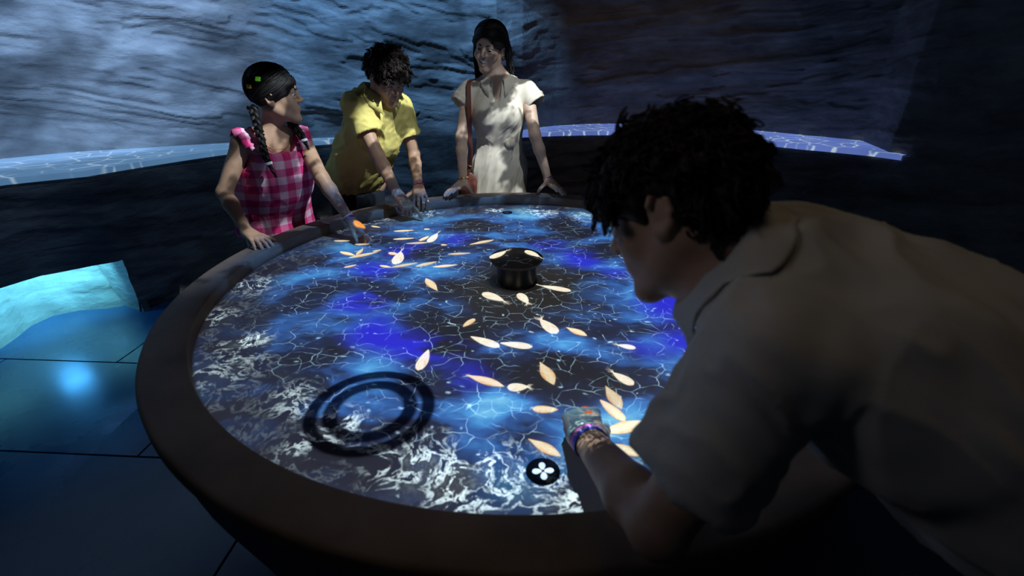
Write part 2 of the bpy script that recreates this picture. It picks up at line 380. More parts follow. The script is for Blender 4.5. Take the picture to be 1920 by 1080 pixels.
keep = ~((azc >= CAVE0) & (azc < CAVE1) & (zc < CAVEZ - 1e-6))
tag(obj('wall_lower', V, Fc[keep][:, ::-1], MATS['rock']), 'dark curved rock wall below the ledge', kind='structure')
# the ledge between both
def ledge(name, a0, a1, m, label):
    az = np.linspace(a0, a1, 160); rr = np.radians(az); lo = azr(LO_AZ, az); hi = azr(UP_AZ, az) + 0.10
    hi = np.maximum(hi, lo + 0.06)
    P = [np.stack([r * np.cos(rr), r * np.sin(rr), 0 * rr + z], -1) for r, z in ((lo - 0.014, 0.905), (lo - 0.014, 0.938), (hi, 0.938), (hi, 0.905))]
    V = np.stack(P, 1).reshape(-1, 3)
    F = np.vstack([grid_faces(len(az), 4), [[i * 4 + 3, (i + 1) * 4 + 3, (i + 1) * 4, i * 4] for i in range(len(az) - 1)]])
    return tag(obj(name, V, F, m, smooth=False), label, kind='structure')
ledge('trim_1', 31.5, 92, MATS['ledge_glow'], 'bright blue glowing strip imitating rippling water light on the right rock ledge')
ledge('trim_2', 120, 176, MATS['ledge_glow_dim'], 'pale blue glowing strip imitating water light on the left rock ledge')
# the cave's own walls
CB = [(152, 2.90), (155.2, 2.92), (156.5, 2.97), (158.1, 3.112), (160.1, 3.192), (162.3, 3.177), (164.8, 3.09), (166.8, 3.04), (172, 3.0), (176.5, 2.97)]
az = np.linspace(153, 176.5, 150); zz = np.linspace(0, 0.52, 50)
A, Zg = np.meshgrid(np.radians(az), zz, indexing='ij')
dd = rock_disp(A * 3.0 + 4, Zg * 1.3, 23) * 0.75
Rg = azr(CB, az)[:, None] + 0.16 * (Zg / 0.4) - dd * sstep(Zg, 0, 0.1) * 0.8
V = np.stack([Rg * np.cos(A), Rg * np.sin(A), Zg], -1).reshape(-1, 3)
tag(obj('wall_cave', V, grid_faces(len(az), len(zz))[:, ::-1], MATS['rock']), 'pale layered rock at the back of the low lit cave', kind='structure')
def ringslab(name, a0, a1, r0, r1, z0, z1, m, label):
    rr = np.radians(np.linspace(a0, a1, 40)); r0 = azr(LO_AZ, np.degrees(rr)) + 0.04
    P = [np.stack([r * np.cos(rr), r * np.sin(rr), 0 * rr + z], -1) for r, z in ((r0, z0), (r0, z1), (r1, z1), (r1, z0))]
    V = np.stack(P, 1).reshape(-1, 3); F = np.vstack([grid_faces(40, 4), [[i * 4 + 3, (i + 1) * 4 + 3, (i + 1) * 4, i * 4] for i in range(39)]])
    return tag(obj(name, V, F, m, smooth=False), label, kind='structure')
ringslab('trim_3', 152, 177, 2.70, 3.6, 0.52, 0.55, MATS['rock'], 'rock roof of the low cave')
side = boxmesh(-0.02, 0.02, 2.70, 3.3, 0, 0.53); a = math.radians(154.6 - 90)
Vs = side[0] @ np.array([[math.cos(a), math.sin(a), 0], [-math.sin(a), math.cos(a), 0], [0, 0, 1]])
tag(obj('trim_4', Vs, side[1], MATS['rock'], smooth=False), 'rock side of the low cave', kind='structure')
for az_, pw in ((158.6, 9.0), (161.0, 2.6), (164.0, 2.2), (168.0, 2.0)):
    a = math.radians(az_); rr = azr(LO_AZ, az_) + 0.14
    lamp('cave_lamp', 'AREA', (rr * math.cos(a), rr * math.sin(a), 0.475), ((rr + 0.35) * math.cos(a), (rr + 0.35) * math.sin(a), 0.36), pw, (0.16, 0.74, 0.95), 0.22, size_y=0.05)

lamp('cave_bulb', 'POINT', (-2.92, 0.97, 0.42), None, 6, (0.06, 0.42, 1.0), 0.08)
# floor: base and slabs
fl = tag(obj('floor', *boxmesh(-4.2, 4.2, -4.2, 4.2, -0.12, -0.012), MATS['grout'], smooth=False), 'dark polished slab floor with thin joints', kind='structure')
sl_w, sl_h = 1.28, 0.648
V, Fq = boxmesh(-sl_w / 2 + .003, sl_w / 2 - .003, -sl_h / 2 + .003, sl_h / 2 - .003, -0.012, 0.0, 0.002)
slab_me = meshdata('slab', V, Fq, False, (MATS['slab'],))
ang = math.radians(-3.2); ca, sa = math.cos(ang), math.sin(ang)
for j in range(-5, 6):
    for i in range(-3, 4):
        x = i * sl_w + (0.40 if j % 2 == 0 else -0.24) - 0.06; y = j * sl_h + 0.115
        X, Y = ca * x - sa * y, sa * x + ca * y
        if math.hypot(X, Y) > 3.9: continue
        o = bpy.data.objects.new('slab', slab_me); link(o, fl); o.location = (X, Y, 0); o.rotation_euler[2] = ang
tag(obj('ceiling', *boxmesh(-4.2, 4.2, -4.2, 4.2, 3.32, 3.40), MATS['ceiling_black'], smooth=False), 'black ceiling', kind='structure')
# round speakers let into the lower wall
for px, py, Rw, lab in ((333, 402, 2.70, 'black round speaker grille low on the wall left of the girl'), (1073, 327, 2.82, 'black round speaker grille on the dark wall right of the woman')):
    r_ = ray(px, py); best = min(np.linspace(1, 6, 3000), key=lambda t: abs(np.hypot(*(CAM + r_ * t)[:2]) - Rw)); p = CAM + r_ * best
    az_ = math.atan2(p[1], p[0])
    e = empty('round_speaker', (p[0], p[1], p[2]), az_ - math.pi / 2)
    tag(e, lab, 'speaker', 'round wall speakers')
    Vd, Fd = lathe([(0.0, 0.012), (0.055, 0.012), (0.06, 0.0)], 32); rot = np.array([[1, 0, 0], [0, 0, 1], [0, -1, 0]])
    obj('grille', Vd @ rot, Fd, MATS['speaker_black'], e)
    Vd, Fd = lathe([(0.058, -0.06), (0.058, 0.014), (0.066, 0.012), (0.068, 0.0), (0.068, -0.06)], 32)
    obj('bezel', Vd @ rot, Fd, MATS['speaker_black'], e)

# ------------------------------------------------------------------ the round table
T = tag(empty('round_table', (0, 0, 0)), 'large round interactive table with brown rim and blue water picture', 'table')
V, Fq = lathe([(0.0001, SURF), (0.35, SURF), (0.7, SURF), (RIN + 0.01, SURF)], 160)
obj('table_top', V, Fq, MATS['projection_white'], T)
V, Fq = lathe([(RIN, SURF - 0.05), (RIN, RIM - 0.006), (RIN + 0.002, RIM - 0.002), (RIN + 0.006, RIM), (ROUT - 0.012, RIM), (ROUT - 0.004, RIM - 0.003), (ROUT, RIM - 0.010),
               (ROUT, RIM - 0.035), (ROUT - 0.008, RIM - 0.045), (RIN, RIM - 0.05)], 200)
obj('rim', V, Fq[:, ::-1], MATS['rim_brown'], T)
V, Fq = lathe([(ROUT - 0.012, RIM - 0.042), (ROUT - 0.03, 0.62), (ROUT - 0.09, 0.40), (ROUT - 0.20, 0.16), (ROUT - 0.26, 0.0)], 120)
obj('side_panel', V, Fq[:, ::-1], MATS['table_side'], T)
V, Fq = lathe([(0.5, 0.70), (0.5, 0.0)], 48)
obj('pedestal', V, Fq[:, ::-1], MATS['table_side'], T)

H = tag(empty('central_hub', (0, 0, SURF)), 'black mushroom-shaped hub standing in the middle of the table', 'hub')
V, Fq = lathe([(0.072, 0.0), (0.072, 0.075)], 64); obj('stem', V, Fq[:, ::-1], MATS['hub_black'], H)
V, Fq = lathe([(0.066, 0.074), (0.088, 0.080), (0.0955, 0.090), (0.097, 0.096), (0.095, 0.0985), (0.0001, 0.0990)], 64); obj('cap', V, Fq[:, ::-1], MATS['hub_dark'], H)
V, Fq = lathe([(0.0715, 0.0), (0.078, 0.0), (0.078, 0.004), (0.0715, 0.006)], 64); obj('foot_ring', V, Fq[:, ::-1], MATS['hub_black'], H)

# projected buttons
mat('button_black', (0.006, 0.006, 0.008), 0.6, 0.2)
mat('petal_white', (0.8, 0.85, 0.9), 0.5, emit=(0.75, 0.92, 1.0), estr=0.95)
mat('petal_dim', (0.1, 0.12, 0.15), 0.5)
def button(px, py, rad, m, label):
    p = atz(px, py, SURF)
    e = tag(empty('projected_button', (p[0], p[1], SURF)), label, 'button', 'round touch buttons on the table')
    V, Fq = lathe([(rad, 0.0), (rad, 0.0012), (0.0001, 0.0012)], 48); obj('disc', V, Fq[:, ::-1], MATS['button_black'], e)
    th = np.linspace(0, 2 * math.pi, 24, endpoint=False)
    pet = np.stack([rad * 0.36 + rad * 0.27 * np.cos(th), rad * 0.20 * np.sin(th), 0 * th + 0.0022], -1)
    pet[:, 1] *= 0.72 + 0.28 * sstep(pet[:, 0], rad * 0.18, rad * 0.45)
    V = np.vstack([pet, pet * [1, 1, 0] + [0, 0, 0.0012]]); n = 24
    Fp = [list(range(n))] + [[i, i + n, (i + 1) % n + n, (i + 1) % n] for i in range(n)]
    me = meshdata('petal', V, Fp, False, (m,))
    for k in range(4):
        o = bpy.data.objects.new('petal', me); link(o, e); o.rotation_euler[2] = k * math.pi / 2 + 0.08
button(1018, 884, 0.0345, MATS['petal_white'], 'black round button with white four-petal flower by the near rim')
button(951, 398.5, 0.0285, MATS['petal_dim'], 'small dark round button at the far rim before the woman')

# ripple rings in the picture: two low raised rings
def f_ring(r0, wd):
    def fn(t, b):
        co = objco(t); r = t.vm('LENGTH', t.vm('MULTIPLY', co, (1, 1, 0)))
        k = t.ss(t.m('ABSOLUTE', t.m('SUBTRACT', r, r0)), wd * 0.50, wd * 0.24, 0.0, 0.95)
        t.put(b.inputs['Base Color'], t.mix(k, (0.50, 0.51, 0.53), (0.008, 0.008, 0.02)))
    return fn
c = atz(695, 768, SURF)
e = tag(empty('ripple_ring', (c[0], c[1], SURF)), 'dark double ripple ring in the water picture on the table', 'ripple')
for r0, wd in ((0.135, 0.042), (0.092, 0.046)):
    mm = mat('ripple_%d' % int(r0 * 1000), rough=0.8, spec=0.1, fn=f_ring(r0, wd))
    k = np.linspace(-0.5, 0.5, 9); V, Fq = lathe([(r0 + wd * q, 0.0004 + 0.0026 * math.cos(math.pi * q) ** 2) for q in k], 96)
    obj('ring', V, Fq, mm, e)

# ------------------------------------------------------------------ the golden fish
def f_fish(t, b):
    co = objco(t)
    n = t.noise(co, 6.0, 3); sp = t.n('ShaderNodeSeparateXYZ'); t.put(sp.inputs[0], co)
    e = t.m('ABSOLUTE', t.m('MULTIPLY', sp.outputs[1], 2.0))
    k = t.m('ADD', t.m('ADD', t.ss(e, 0.15, 1.0, 0, 0.6), t.ss(sp.outputs[0], 0.2, 0.55, 0, 0.4)), t.m('MULTIPLY', t.m('SUBTRACT', n, 0.5), 1.2), clamp=True)
    inf = t.n('ShaderNodeObjectInfo').outputs['Random']
    c = t.ramp(k, [(0.0, (1.0, 0.86, 0.58)), (0.45, (0.95, 0.62, 0.30)), (1.0, (0.55, 0.25, 0.07))])
    t.put(b.inputs['Emission Color'], c); t.put(b.inputs['Emission Strength'], t.m('MULTIPLY_ADD', inf, 0.3, 0.72))
mat('fish_gold', (0.4, 0.25, 0.12), 0.6, fn=f_fish)
def f_fishw(t, b):
    n = t.noise(t.vm('MULTIPLY', objco(t), (1, 2.5, 1)), 2.6, 3)
    t.put(b.inputs['Emission Color'], t.ramp(n, [(0.30, (0.85, 0.62, 0.36)), (0.5, (1.0, 0.93, 0.74))])); b.inputs['Emission Strength'].default_value = 0.95
mat('fish_cream', (0.5, 0.45, 0.35), 0.6, fn=f_fishw)
def fish_mesh(name, m, peak, blunt):
    nu, nv = 15, 7; x = np.linspace(0, 1, nu); V = []
    for a in x:
        wv = (math.sin(math.pi * a ** peak) ** blunt) * 0.5 if 0 < a < 1 else 0.0
        wv = max(wv, 0.03 * a); bend = 0.10 * (a - 0.4) ** 2
        for q in np.linspace(-1, 1, nv): V.append((a - 0.5, q * wv + bend, 0.0008 + 0.0022 * (1 - q * q) * (1 if 0 < a < 1 else 0)))
    return meshdata(name, V, grid_faces(nu, nv)[:, ::-1], True, (m,))
FM = {'s': fish_mesh('slim_fish', MATS['fish_gold'], 0.85, 1.2), 'o': fish_mesh('oval_fish', MATS['fish_gold'], 0.75, 0.7),
      'w': fish_mesh('white_fish', MATS['fish_cream'], 0.70, 0.75), 'f': fish_mesh('frilled_fish', MATS['fish_cream'], 0.72, 0.7)}
def frill_mesh(seed, n, spread, length):
    rng = random.Random(seed); P = []
    for k in range(n):
        a = (k / (n - 1) - 0.5) * spread if n > 1 else 0; L = length * rng.uniform(0.6, 1.1)
        pts = [(0.40 + L * s * math.cos(a), L * s * math.sin(a) + 0.05 * math.sin(5 * s + k), 0.0012) for s in np.linspace(0, 1, 6)]
        Vt, Ft = tube(pts, np.linspace(0.022, 0.004, 6), 4); Vt[:, 2] = 0.0012 + (Vt[:, 2] - 0.0012) * 0.03; P.append((Vt, Ft))
    V, F = join(P); return meshdata('tail_fin', V, F, True, (MATS['fish_cream'],))
FRILL = [frill_mesh(1, 4, 0.9, 0.45), frill_mesh(2, 6, 1.6, 0.40), frill_mesh(3, 3, 0.4, 0.55)]
FISH = [  # head px, tail px, width/length, type, frill, label
 (626, 452, 656, 452, .30, 's', None, "slim golden fish in the shadow left of the girl's pointing hand"),
 (665, 459, 693, 458, .25, 's', None, "thin golden fish right under the girl's pointing fingertips"),
 (637, 472, 667, 480, .28, 's', None, "golden fish forming the left arm of a V below the girl's hand"),
 (668, 479, 681, 466, .26, 's', None, "short golden fish forming the right arm of a V below the girl's hand"),
 (653, 484, 709, 473, .24, 's', None, "long slim golden fish just below the V-shaped pair"),
 (699, 472, 715, 469, .45, 'o', None, "small oval dim fish at the tip of the long slim one"),
 (645, 502, 669, 497, .38, 'o', None, "lone small golden fish at the left edge of the swarm"),
 (729, 474, 746, 478, .55, 'o', None, "small round fish touching the big pear-shaped one"),
 (742, 496, 752, 472, .33, 'f', 2, "big pear-shaped pale fish with forked tail on the royal blue band"),
 (712, 498, 734, 502, .25, 's', None, "dull brown fish at the left end of the long row"),
 (733, 502, 784, 493, .22, 's', None, "longest golden fish in the row left of the hub"),
 (779, 500, 819, 491, .32, 's', None, "plump golden fish overlapping the end of the long row"),
 (811, 501, 858, 497, .25, 's', None, "slim golden fish at the right end of the long row"),
 (839, 477, 883, 475, .24, 's', None, "thin golden fish lying level left of the hub cap"),
 (803, 455, 761, 457, .25, 's', None, "slim golden fish under the fluttering far pair"),
 (787, 452, 804, 443, .36, 'o', None, "left fish of the fluttering far pair"),
 (804, 455, 820, 438, .30, 'f', 2, "right fish of the fluttering far pair with curved tail"),
 (827, 459, 838, 460, .70, 'o', None, "tiny round golden fish right of the far pair"),
 (737, 449, 777, 447, .25, 's', None, "slim golden fish, middle of the three beside the boy's finger"),
 (738, 434, 777, 432, .28, 's', None, "slim golden fish nearest below the boy's fist"),
 (795, 430, 806, 430, .80, 'o', None, "tiny round golden fish in front of the boy's fingertip"),
 (696, 424, 713, 427, .30, 's', None, "small dull fish at the far shore between girl and boy"),
 (926, 450, 880, 459, .24, 's', None, "slender golden fish between the hub and the far shore"),
 (798, 522, 820, 546, .26, 's', None, "slanting golden fish alone in the dark left of the hub"),
 (905, 549, 944, 565, .42, 'f', 0, "white fish with long trailing fins in front of the hub, left one"),
 (973, 550, 989, 569, .42, 'f', 1, "fat white fish with a short fan tail right below the hub"),
 (1071, 546, 1016, 536, .30, 'f', 2, "white fish with a thread-like tail right of the hub"),
 (890, 598, 868, 613, .38, 'o', None, "small plain golden fish below the white hub fish"),
 (1044, 626, 1014, 599, .42, 'f', 1, "broad cream fish with frayed fins in the right middle of the table"),
 (1101, 630, 1062, 614, .38, 's', None, "brown striped fish right of the broad frayed one"),
 (937, 651, 883, 631, .32, 'w', None, "pale fish with pointed tail, left of the nose-to-tail pair"),
 (998, 651, 938, 643, .34, 'w', None, "pale oval fish, right of the nose-to-tail pair"),
 (784, 695, 804, 656, .30, 'w', None, "bright cream fish pointing down just above the ripple ring"),
 (1192, 653, 1158, 647, .46, 'f', 0, "pale fish with short whiskers below the man's chin"),
 (1039, 722, 1013, 679, .34, 's', None, "golden fish diving towards the man's fist"),
 (946, 725, 874, 703, .26, 's', None, "slim orange fish behind the round crab-like one"),
 (951, 727, 990, 726, .62, 'f', 1, "round grey crab-like creature left of the man's fist"),
 (1188, 722, 1150, 699, .46, 'f', 0, "white shrimp-like fish above the pair by the man's fist"),
 (1166, 768, 1136, 724, .36, 's', None, "brown fish upper of the crossed pair right of the man's fist"),
 (1172, 790, 1126, 750, .34, 'o', None, "golden fish lower of the crossed pair right of the man's fist"),
 (998, 767, 1046, 769, .42, 'o', None, "golden fish half hidden behind the man's fist"),
 (1132, 812, 1218, 789, .30, 's', None, "long golden fish right of the man's wristbands"),
 (1136, 834, 1220, 857, .30, 's', None, "long pale gold fish beside the man's forearm"),
 (1052, 856, 991, 823, .32, 's', None, "golden fish swimming up to the flower button"),
]
def place_fish(h, t, z, wr, typ, fr, lab):
    p = (h + t) / 2; dv = t - h; L = math.hypot(dv[0], dv[1])
    o = bpy.data.objects.new({'s': 'slim_fish', 'o': 'oval_fish', 'w': 'pale_fish', 'f': 'frilled_fish'}[typ], FM[typ])
    link(o); o.location = (p[0], p[1], z); o.rotation_euler[2] = math.atan2(dv[1], dv[0]); o.scale = (L, L * wr, 1)
    if L * wr < 0.018: o.scale[1] = 0.018
    tag(o, lab, 'fish', 'projected golden fish')
    if fr is not None:
        c = bpy.data.objects.new('tail_fin', FRILL[fr]); link(c, o); c.scale = (1, min(1.4, L / o.scale[1] * 0.8), 1)
for (hx, hy, tx, ty, wr, typ, fr, lab) in FISH:
    place_fish(atz(hx, hy, SURF), atz(tx, ty, SURF), SURF + 0.0002, wr, typ, fr, lab)
for (hx, hy, tx, ty, wr, typ, fr, lab) in ((919, 485, 949, 471, .36, 'f', 0, "cream fish with wispy tail on the left of the hub cap"), (985, 470, 1011, 482, .40, 'f', 2, "cream fish with thin tail on the right of the hub cap")):
    place_fish(atz(hx, hy, SURF + .099), atz(tx, ty, SURF + .099), SURF + 0.0992, wr, typ, fr, lab)
#PEOPLE#
# ------------------------------------------------------------------ people: distance-field modelling
def nz(v):
    v = np.asarray(v, float); return v / (np.linalg.norm(v) + 1e-12)
def A3(*v): return np.array(v, float)
class SDF:
    def __init__(s): s.ops = []
    def cone(s, a, b, ra, rb=None, k=0.02, n=None, sc=1.0, mode='u'):
        a, b = np.asarray(a, float), np.asarray(b, float); rb = ra if rb is None else rb
        R = max(ra, rb) * max(1, sc); s.ops.append(('c', (a, b, ra, rb, None if n is None else nz(n), sc), k, mode, np.minimum(a, b) - R, np.maximum(a, b) + R)); return s
    def ell(s, c, rad, ax=None, k=0.02, mode='u'):
        c = np.asarray(c, float); R = max(rad); ax = np.eye(3) if ax is None else np.asarray(ax, float)
        s.ops.append(('e', (c, np.asarray(rad, float), ax), k, mode, c - R, c + R)); return s
    def cut(s, p, n, c, R, k=0.004):
        c = np.asarray(c, float); s.ops.append(('p', (np.asarray(p, float), nz(n), c, R), k, 's', c - R, c + R)); return s
    def bounds(s):
        u = [o for o in s.ops if o[3] == 'u']; return np.min([o[4] for o in u], 0) - 0.03, np.max([o[5] for o in u], 0) + 0.03
    def field(s, lo, shape, vx):
        D = np.full(shape, 1.0, np.float32); hi = lo + vx * np.array(shape)
        ax = [(lo[i] + vx * np.arange(shape[i])).astype(np.float32) for i in range(3)]
        for typ, pr, k, mode, bl, bh in s.ops:
            mg = k + 4 * vx
            i0 = np.maximum(np.floor((bl - mg - lo) / vx).astype(int), 0); i1 = np.minimum(np.ceil((bh + mg - lo) / vx).astype(int) + 1, shape)
            if (i1 <= i0).any(): continue
            sl = tuple(slice(a, b) for a, b in zip(i0, i1))
            X, Y, Z = np.meshgrid(ax[0][sl[0]], ax[1][sl[1]], ax[2][sl[2]], indexing='ij', copy=False)
            if typ == 'c':
                a, b, ra, rb, n, sc = pr; ab = b - a; L2 = max(ab @ ab, 1e-12)
                x, y, z = X - a[0], Y - a[1], Z - a[2]
                t = np.clip((x * ab[0] + y * ab[1] + z * ab[2]) / L2, 0, 1)
                x = x - t * ab[0]; y = y - t * ab[1]; z = z - t * ab[2]; q2 = x * x + y * y + z * z
                if n is not None:
                    qn = x * n[0] + y * n[1] + z * n[2]; q2 = q2 + qn * qn * (1 / sc ** 2 - 1)
                    d = (np.sqrt(np.maximum(q2, 0)) - (ra + (rb - ra) * t)) * min(1.0, sc ** 0.5)
                else: d = np.sqrt(np.maximum(q2, 0)) - (ra + (rb - ra) * t)
            elif typ == 'e':
                c, r, M = pr; x, y, z = X - c[0], Y - c[1], Z - c[2]
                q = [(x * M[i, 0] + y * M[i, 1] + z * M[i, 2]) / r[i] for i in range(3)]
                k0 = np.sqrt(q[0] ** 2 + q[1] ** 2 + q[2] ** 2); k1 = np.sqrt((q[0] / r[0]) ** 2 + (q[1] / r[1]) ** 2 + (q[2] / r[2]) ** 2) + 1e-6
                d = k0 * (k0 - 1) / k1
            else:
                p, n, c, R = pr; d = (X - p[0]) * -n[0] + (Y - p[1]) * -n[1] + (Z - p[2]) * -n[2]      # solid on the removed side
                d = np.maximum(d, np.sqrt((X - c[0]) ** 2 + (Y - c[1]) ** 2 + (Z - c[2]) ** 2) - R)
            o = D[sl]
            if mode == 'u':
                h = np.maximum(k - np.abs(o - d), 0) / k; D[sl] = np.minimum(o, d) - h * h * k * 0.25
            else:
                h = np.maximum(k - np.abs(o + d), 0) / k; D[sl] = np.maximum(o, -d) + h * h * k * 0.25
        return D
    def mesh(s, vx, lo=None, hi=None):
        b = s.bounds(); lo = b[0] if lo is None else np.asarray(lo, float); hi = b[1] if hi is None else np.asarray(hi, float)
        shape = tuple(np.ceil((hi - lo) / vx).astype(int) + 1)
        return nets(s.field(lo, shape, vx), lo, vx)
def nets(D, lo, vx):
    S = D < 0; nx, ny, nzz = D.shape
    cnt = np.zeros((nx - 1, ny - 1, nzz - 1), np.int8)
    corners = [(i, j, k) for i in (0, 1) for j in (0, 1) for k in (0, 1)]
    for i, j, k in corners: cnt += S[i:nx - 1 + i, j:ny - 1 + j, k:nzz - 1 + k]
    act = (cnt > 0) & (cnt < 8); I = np.argwhere(act); idx = np.full(act.shape, -1, np.int64); idx[act] = np.arange(len(I))
    vals = np.stack([D[I[:, 0] + c[0], I[:, 1] + c[1], I[:, 2] + c[2]] for c in corners], 1)
    C = np.array(corners, float); acc = np.zeros((len(I), 3)); n = np.zeros(len(I))
    for a in range(8):
        for b in range(a + 1, 8):
            if np.abs(C[a] - C[b]).sum() != 1: continue
            va, vb = vals[:, a], vals[:, b]; m = (va < 0) != (vb < 0)
            t = np.where(m, va / np.where(m, va - vb, 1), 0)
            acc += np.where(m[:, None], C[a] + t[:, None] * (C[b] - C[a]), 0); n += m
    V = lo + vx * (I + acc / np.maximum(n, 1)[:, None]); Fs = []
    for ax in range(3):
        o = [0, 1, 2]; o.remove(ax); u, v = o
        s0 = [slice(None)] * 3; s1 = [slice(None)] * 3; s0[ax] = slice(0, -1); s1[ax] = slice(1, None)
        for q in (s0, s1): q[u] = slice(1, -1); q[v] = slice(1, -1)
        a, b = S[tuple(s0)], S[tuple(s1)]; E = np.argwhere(a != b)
        if not len(E): continue
        fl = a[tuple(E.T)]; base = E.copy(); base[:, u] += 1; base[:, v] += 1
        def cell(du, dv):
            q = base.copy(); q[:, u] += du; q[:, v] += dv; return idx[q[:, 0], q[:, 1], q[:, 2]]
        Q = np.stack([cell(-1, -1), cell(0, -1), cell(0, 0), cell(-1, 0)], 1)
        if ax == 1: fl = ~fl
        Q[~fl] = Q[~fl][:, ::-1]; Fs.append(Q)
    F = np.vstack(Fs); return V, F[(F >= 0).all(1)]
def vnormals(V, F):
    n = np.cross(V[F[:, 2]] - V[F[:, 0]], V[F[:, 3]] - V[F[:, 1]]); N = np.zeros_like(V)
    for i in range(4):
        for c in range(3): N[:, c] += np.bincount(F[:, i], n[:, c], len(V))
    return N / (np.linalg.norm(N, axis=1)[:, None] + 1e-12)
def fold(V, F, d, amp, freq, seed, along=0.22, mask=None):
    d = nz(d); a = nz(np.cross(d, [0.3, 0.5, 0.81])); b = np.cross(d, a)
    P = np.stack([V @ a * freq, V @ b * freq, V @ d * freq * along], -1); P += 0.8 * (vnoise(P * 0.7 + 11, seed + 3)[:, None] - 0.5)
    n = fbm(P, 2, seed); r = 1 - np.abs(2 * n - 1); r = (r - 0.7) * 2.0
    return V + vnormals(V, F) * (amp * r * (1 if mask is None else mask))[:, None]
def body_mesh(S, vx, fine):
    parts = []; V, F = S.mesh(vx)
    for lo, hi, v2 in fine:
        ins = ((V > lo + vx) & (V < hi - vx)).all(1); F = F[~ins[F].all(1)]
        parts.append(S.mesh(v2, lo, hi))
    used = np.unique(F); re = np.full(len(V), -1); re[used] = np.arange(len(used))
    return join([(V[used], re[F])] + parts)
def frame(f, up):
    f = nz(f); r = nz(np.cross(f, up)); return np.array([r, f, np.cross(r, f)])
class Head:
    def __init__(s, c, fwd, up, sc): s.c = np.asarray(c, float); s.M = frame(fwd, up); s.sc = sc; s.segs = []
    def L(s, x, y, z): return s.c + s.sc * (A3(x, y, z) @ s.M)
    def loc(s, V): return (V - s.c) @ s.M.T / s.sc
    def build(s, S, neck, nr=0.05, mouth='closed', lid=1.0):
        L, M, q = s.L, s.M, s.sc; r = lambda *a: [q * v for v in a]
        S.ell(L(0, -.012, .035), r(.073, .092, .082), M, .03 * q)
        S.ell(L(0, .026, -.03), r(.057, .058, .078), M, .035 * q)
        for g in (-1, 1):
            S.cone(L(g * .050, -.008, -.045), L(g * .012, .066, -.097), .017 * q, .014 * q, .03 * q)
            S.ell(L(g * .037, .056, -.026), r(.021, .020, .022), M, .025 * q)
        S.ell(L(0, .072, -.098), r(.020, .017, .016), M, .02 * q)
        S.cone(L(-.034, .076, .023), L(.034, .076, .023), .010 * q, None, .02 * q)
        S.ell(L(0, .050, .052), r(.05, .03, .04), M, .03 * q)
        for g in (-1, 1): S.ell(L(g * .031, .093, .004), r(.017, .014, .0105), M, .012 * q, 's')
        S.cone(L(0, .084, .016), L(0, .1045, -.020), .0072 * q, .0095 * q, .012 * q)
        for g in (-1, 1): S.ell(L(g * .0105, .094, -.0245), r(.0078, .010, .0070), M, .007 * q)
        def lip(a, b, ra, rb):
            s.segs.append((A3(*a), A3(*b), ra, rb)); S.cone(L(*a), L(*b), ra * q, rb * q, .006 * q)
        if mouth == 'smile':
            S.ell(L(0, .069, -.056), r(.038, .020, .025), M, .02 * q)
            for g in (-1, 1):
                lip((g * .029, .0780, -.0455), (0, .0915, -.0475), .0036, .0048); lip((g * .029, .0780, -.0455), (0, .0870, -.0745), .0036, .0058)
                S.cone(L(g * .022, .0870, -.0500), L(0, .0965, -.0600), .0042 * q, .0100 * q, .003 * q, mode='s')
                S.ell(L(g * .043, .058, -.032), r(.016, .018, .016), M, .02 * q)
        else:
            S.ell(L(0, .070, -.055), r(.032, .018, .022), M, .02 * q)
            lift = .004 if mouth == 'grin' else 0
            for g in (-1, 1):
                lip((g * .021, .0800, -.0545 + lift), (0, .0895, -.0510), .0034, .0048); lip((g * .020, .0800, -.0570 + lift), (0, .0885, -.0620), .0034, .0054)
                S.cone(L(g * .025, .0860, -.0555 + lift), L(0, .0970, -.0565), .0016 * q, .0016 * q, .003 * q, mode='s')
        for g in (-1, 1):                                                     # eyelids, ears
            S.ell(L(g * .031, .0745, .0035 + .0105 * lid), r(.0158, .0130, .0085), M, .004 * q)
            S.ell(L(g * .031, .0745, -.0068), r(.0152, .0122, .0062), M, .004 * q)
            for a0 in range(7):                                               # ear rim as an arc
                t0, t1 = [math.radians(-75 + 33 * (a0 + e)) for e in (0, 1)]
                P = [L(g * (.078 + .008 * max(0, -math.cos(t))), -.012 - .015 * math.cos(t - .3), -.002 + .030 * math.sin(t)) for t in (t0, t1)]
                S.cone(P[0], P[1], .0048 * q, None, .004 * q)
            S.ell(L(g * .074, -.010, .0), r(.006, .018, .028), M, .006 * q)
            S.ell(L(g * .078, -.003, -.029), r(.006, .009, .010), M, .008 * q)
        S.cone(L(0, -.022, -.05), neck, nr * q, nr * 1.08, .04 * q)
        b = [L(x, y, z) for x in (-.1, .1) for y in (-.12, .13) for z in (-.13, .13)]
        return np.min(b, 0), np.max(b, 0)
    def lips(s, V):
        p = s.loc(V); m = np.zeros(len(V), bool)
        for a, b, ra, rb in s.segs:
            ab = b - a; t = np.clip(((p - a) @ ab) / (ab @ ab), 0, 1); m |= np.linalg.norm(p - a - t[:, None] * ab, axis=1) < ra + (rb - ra) * t + .0012
        return m
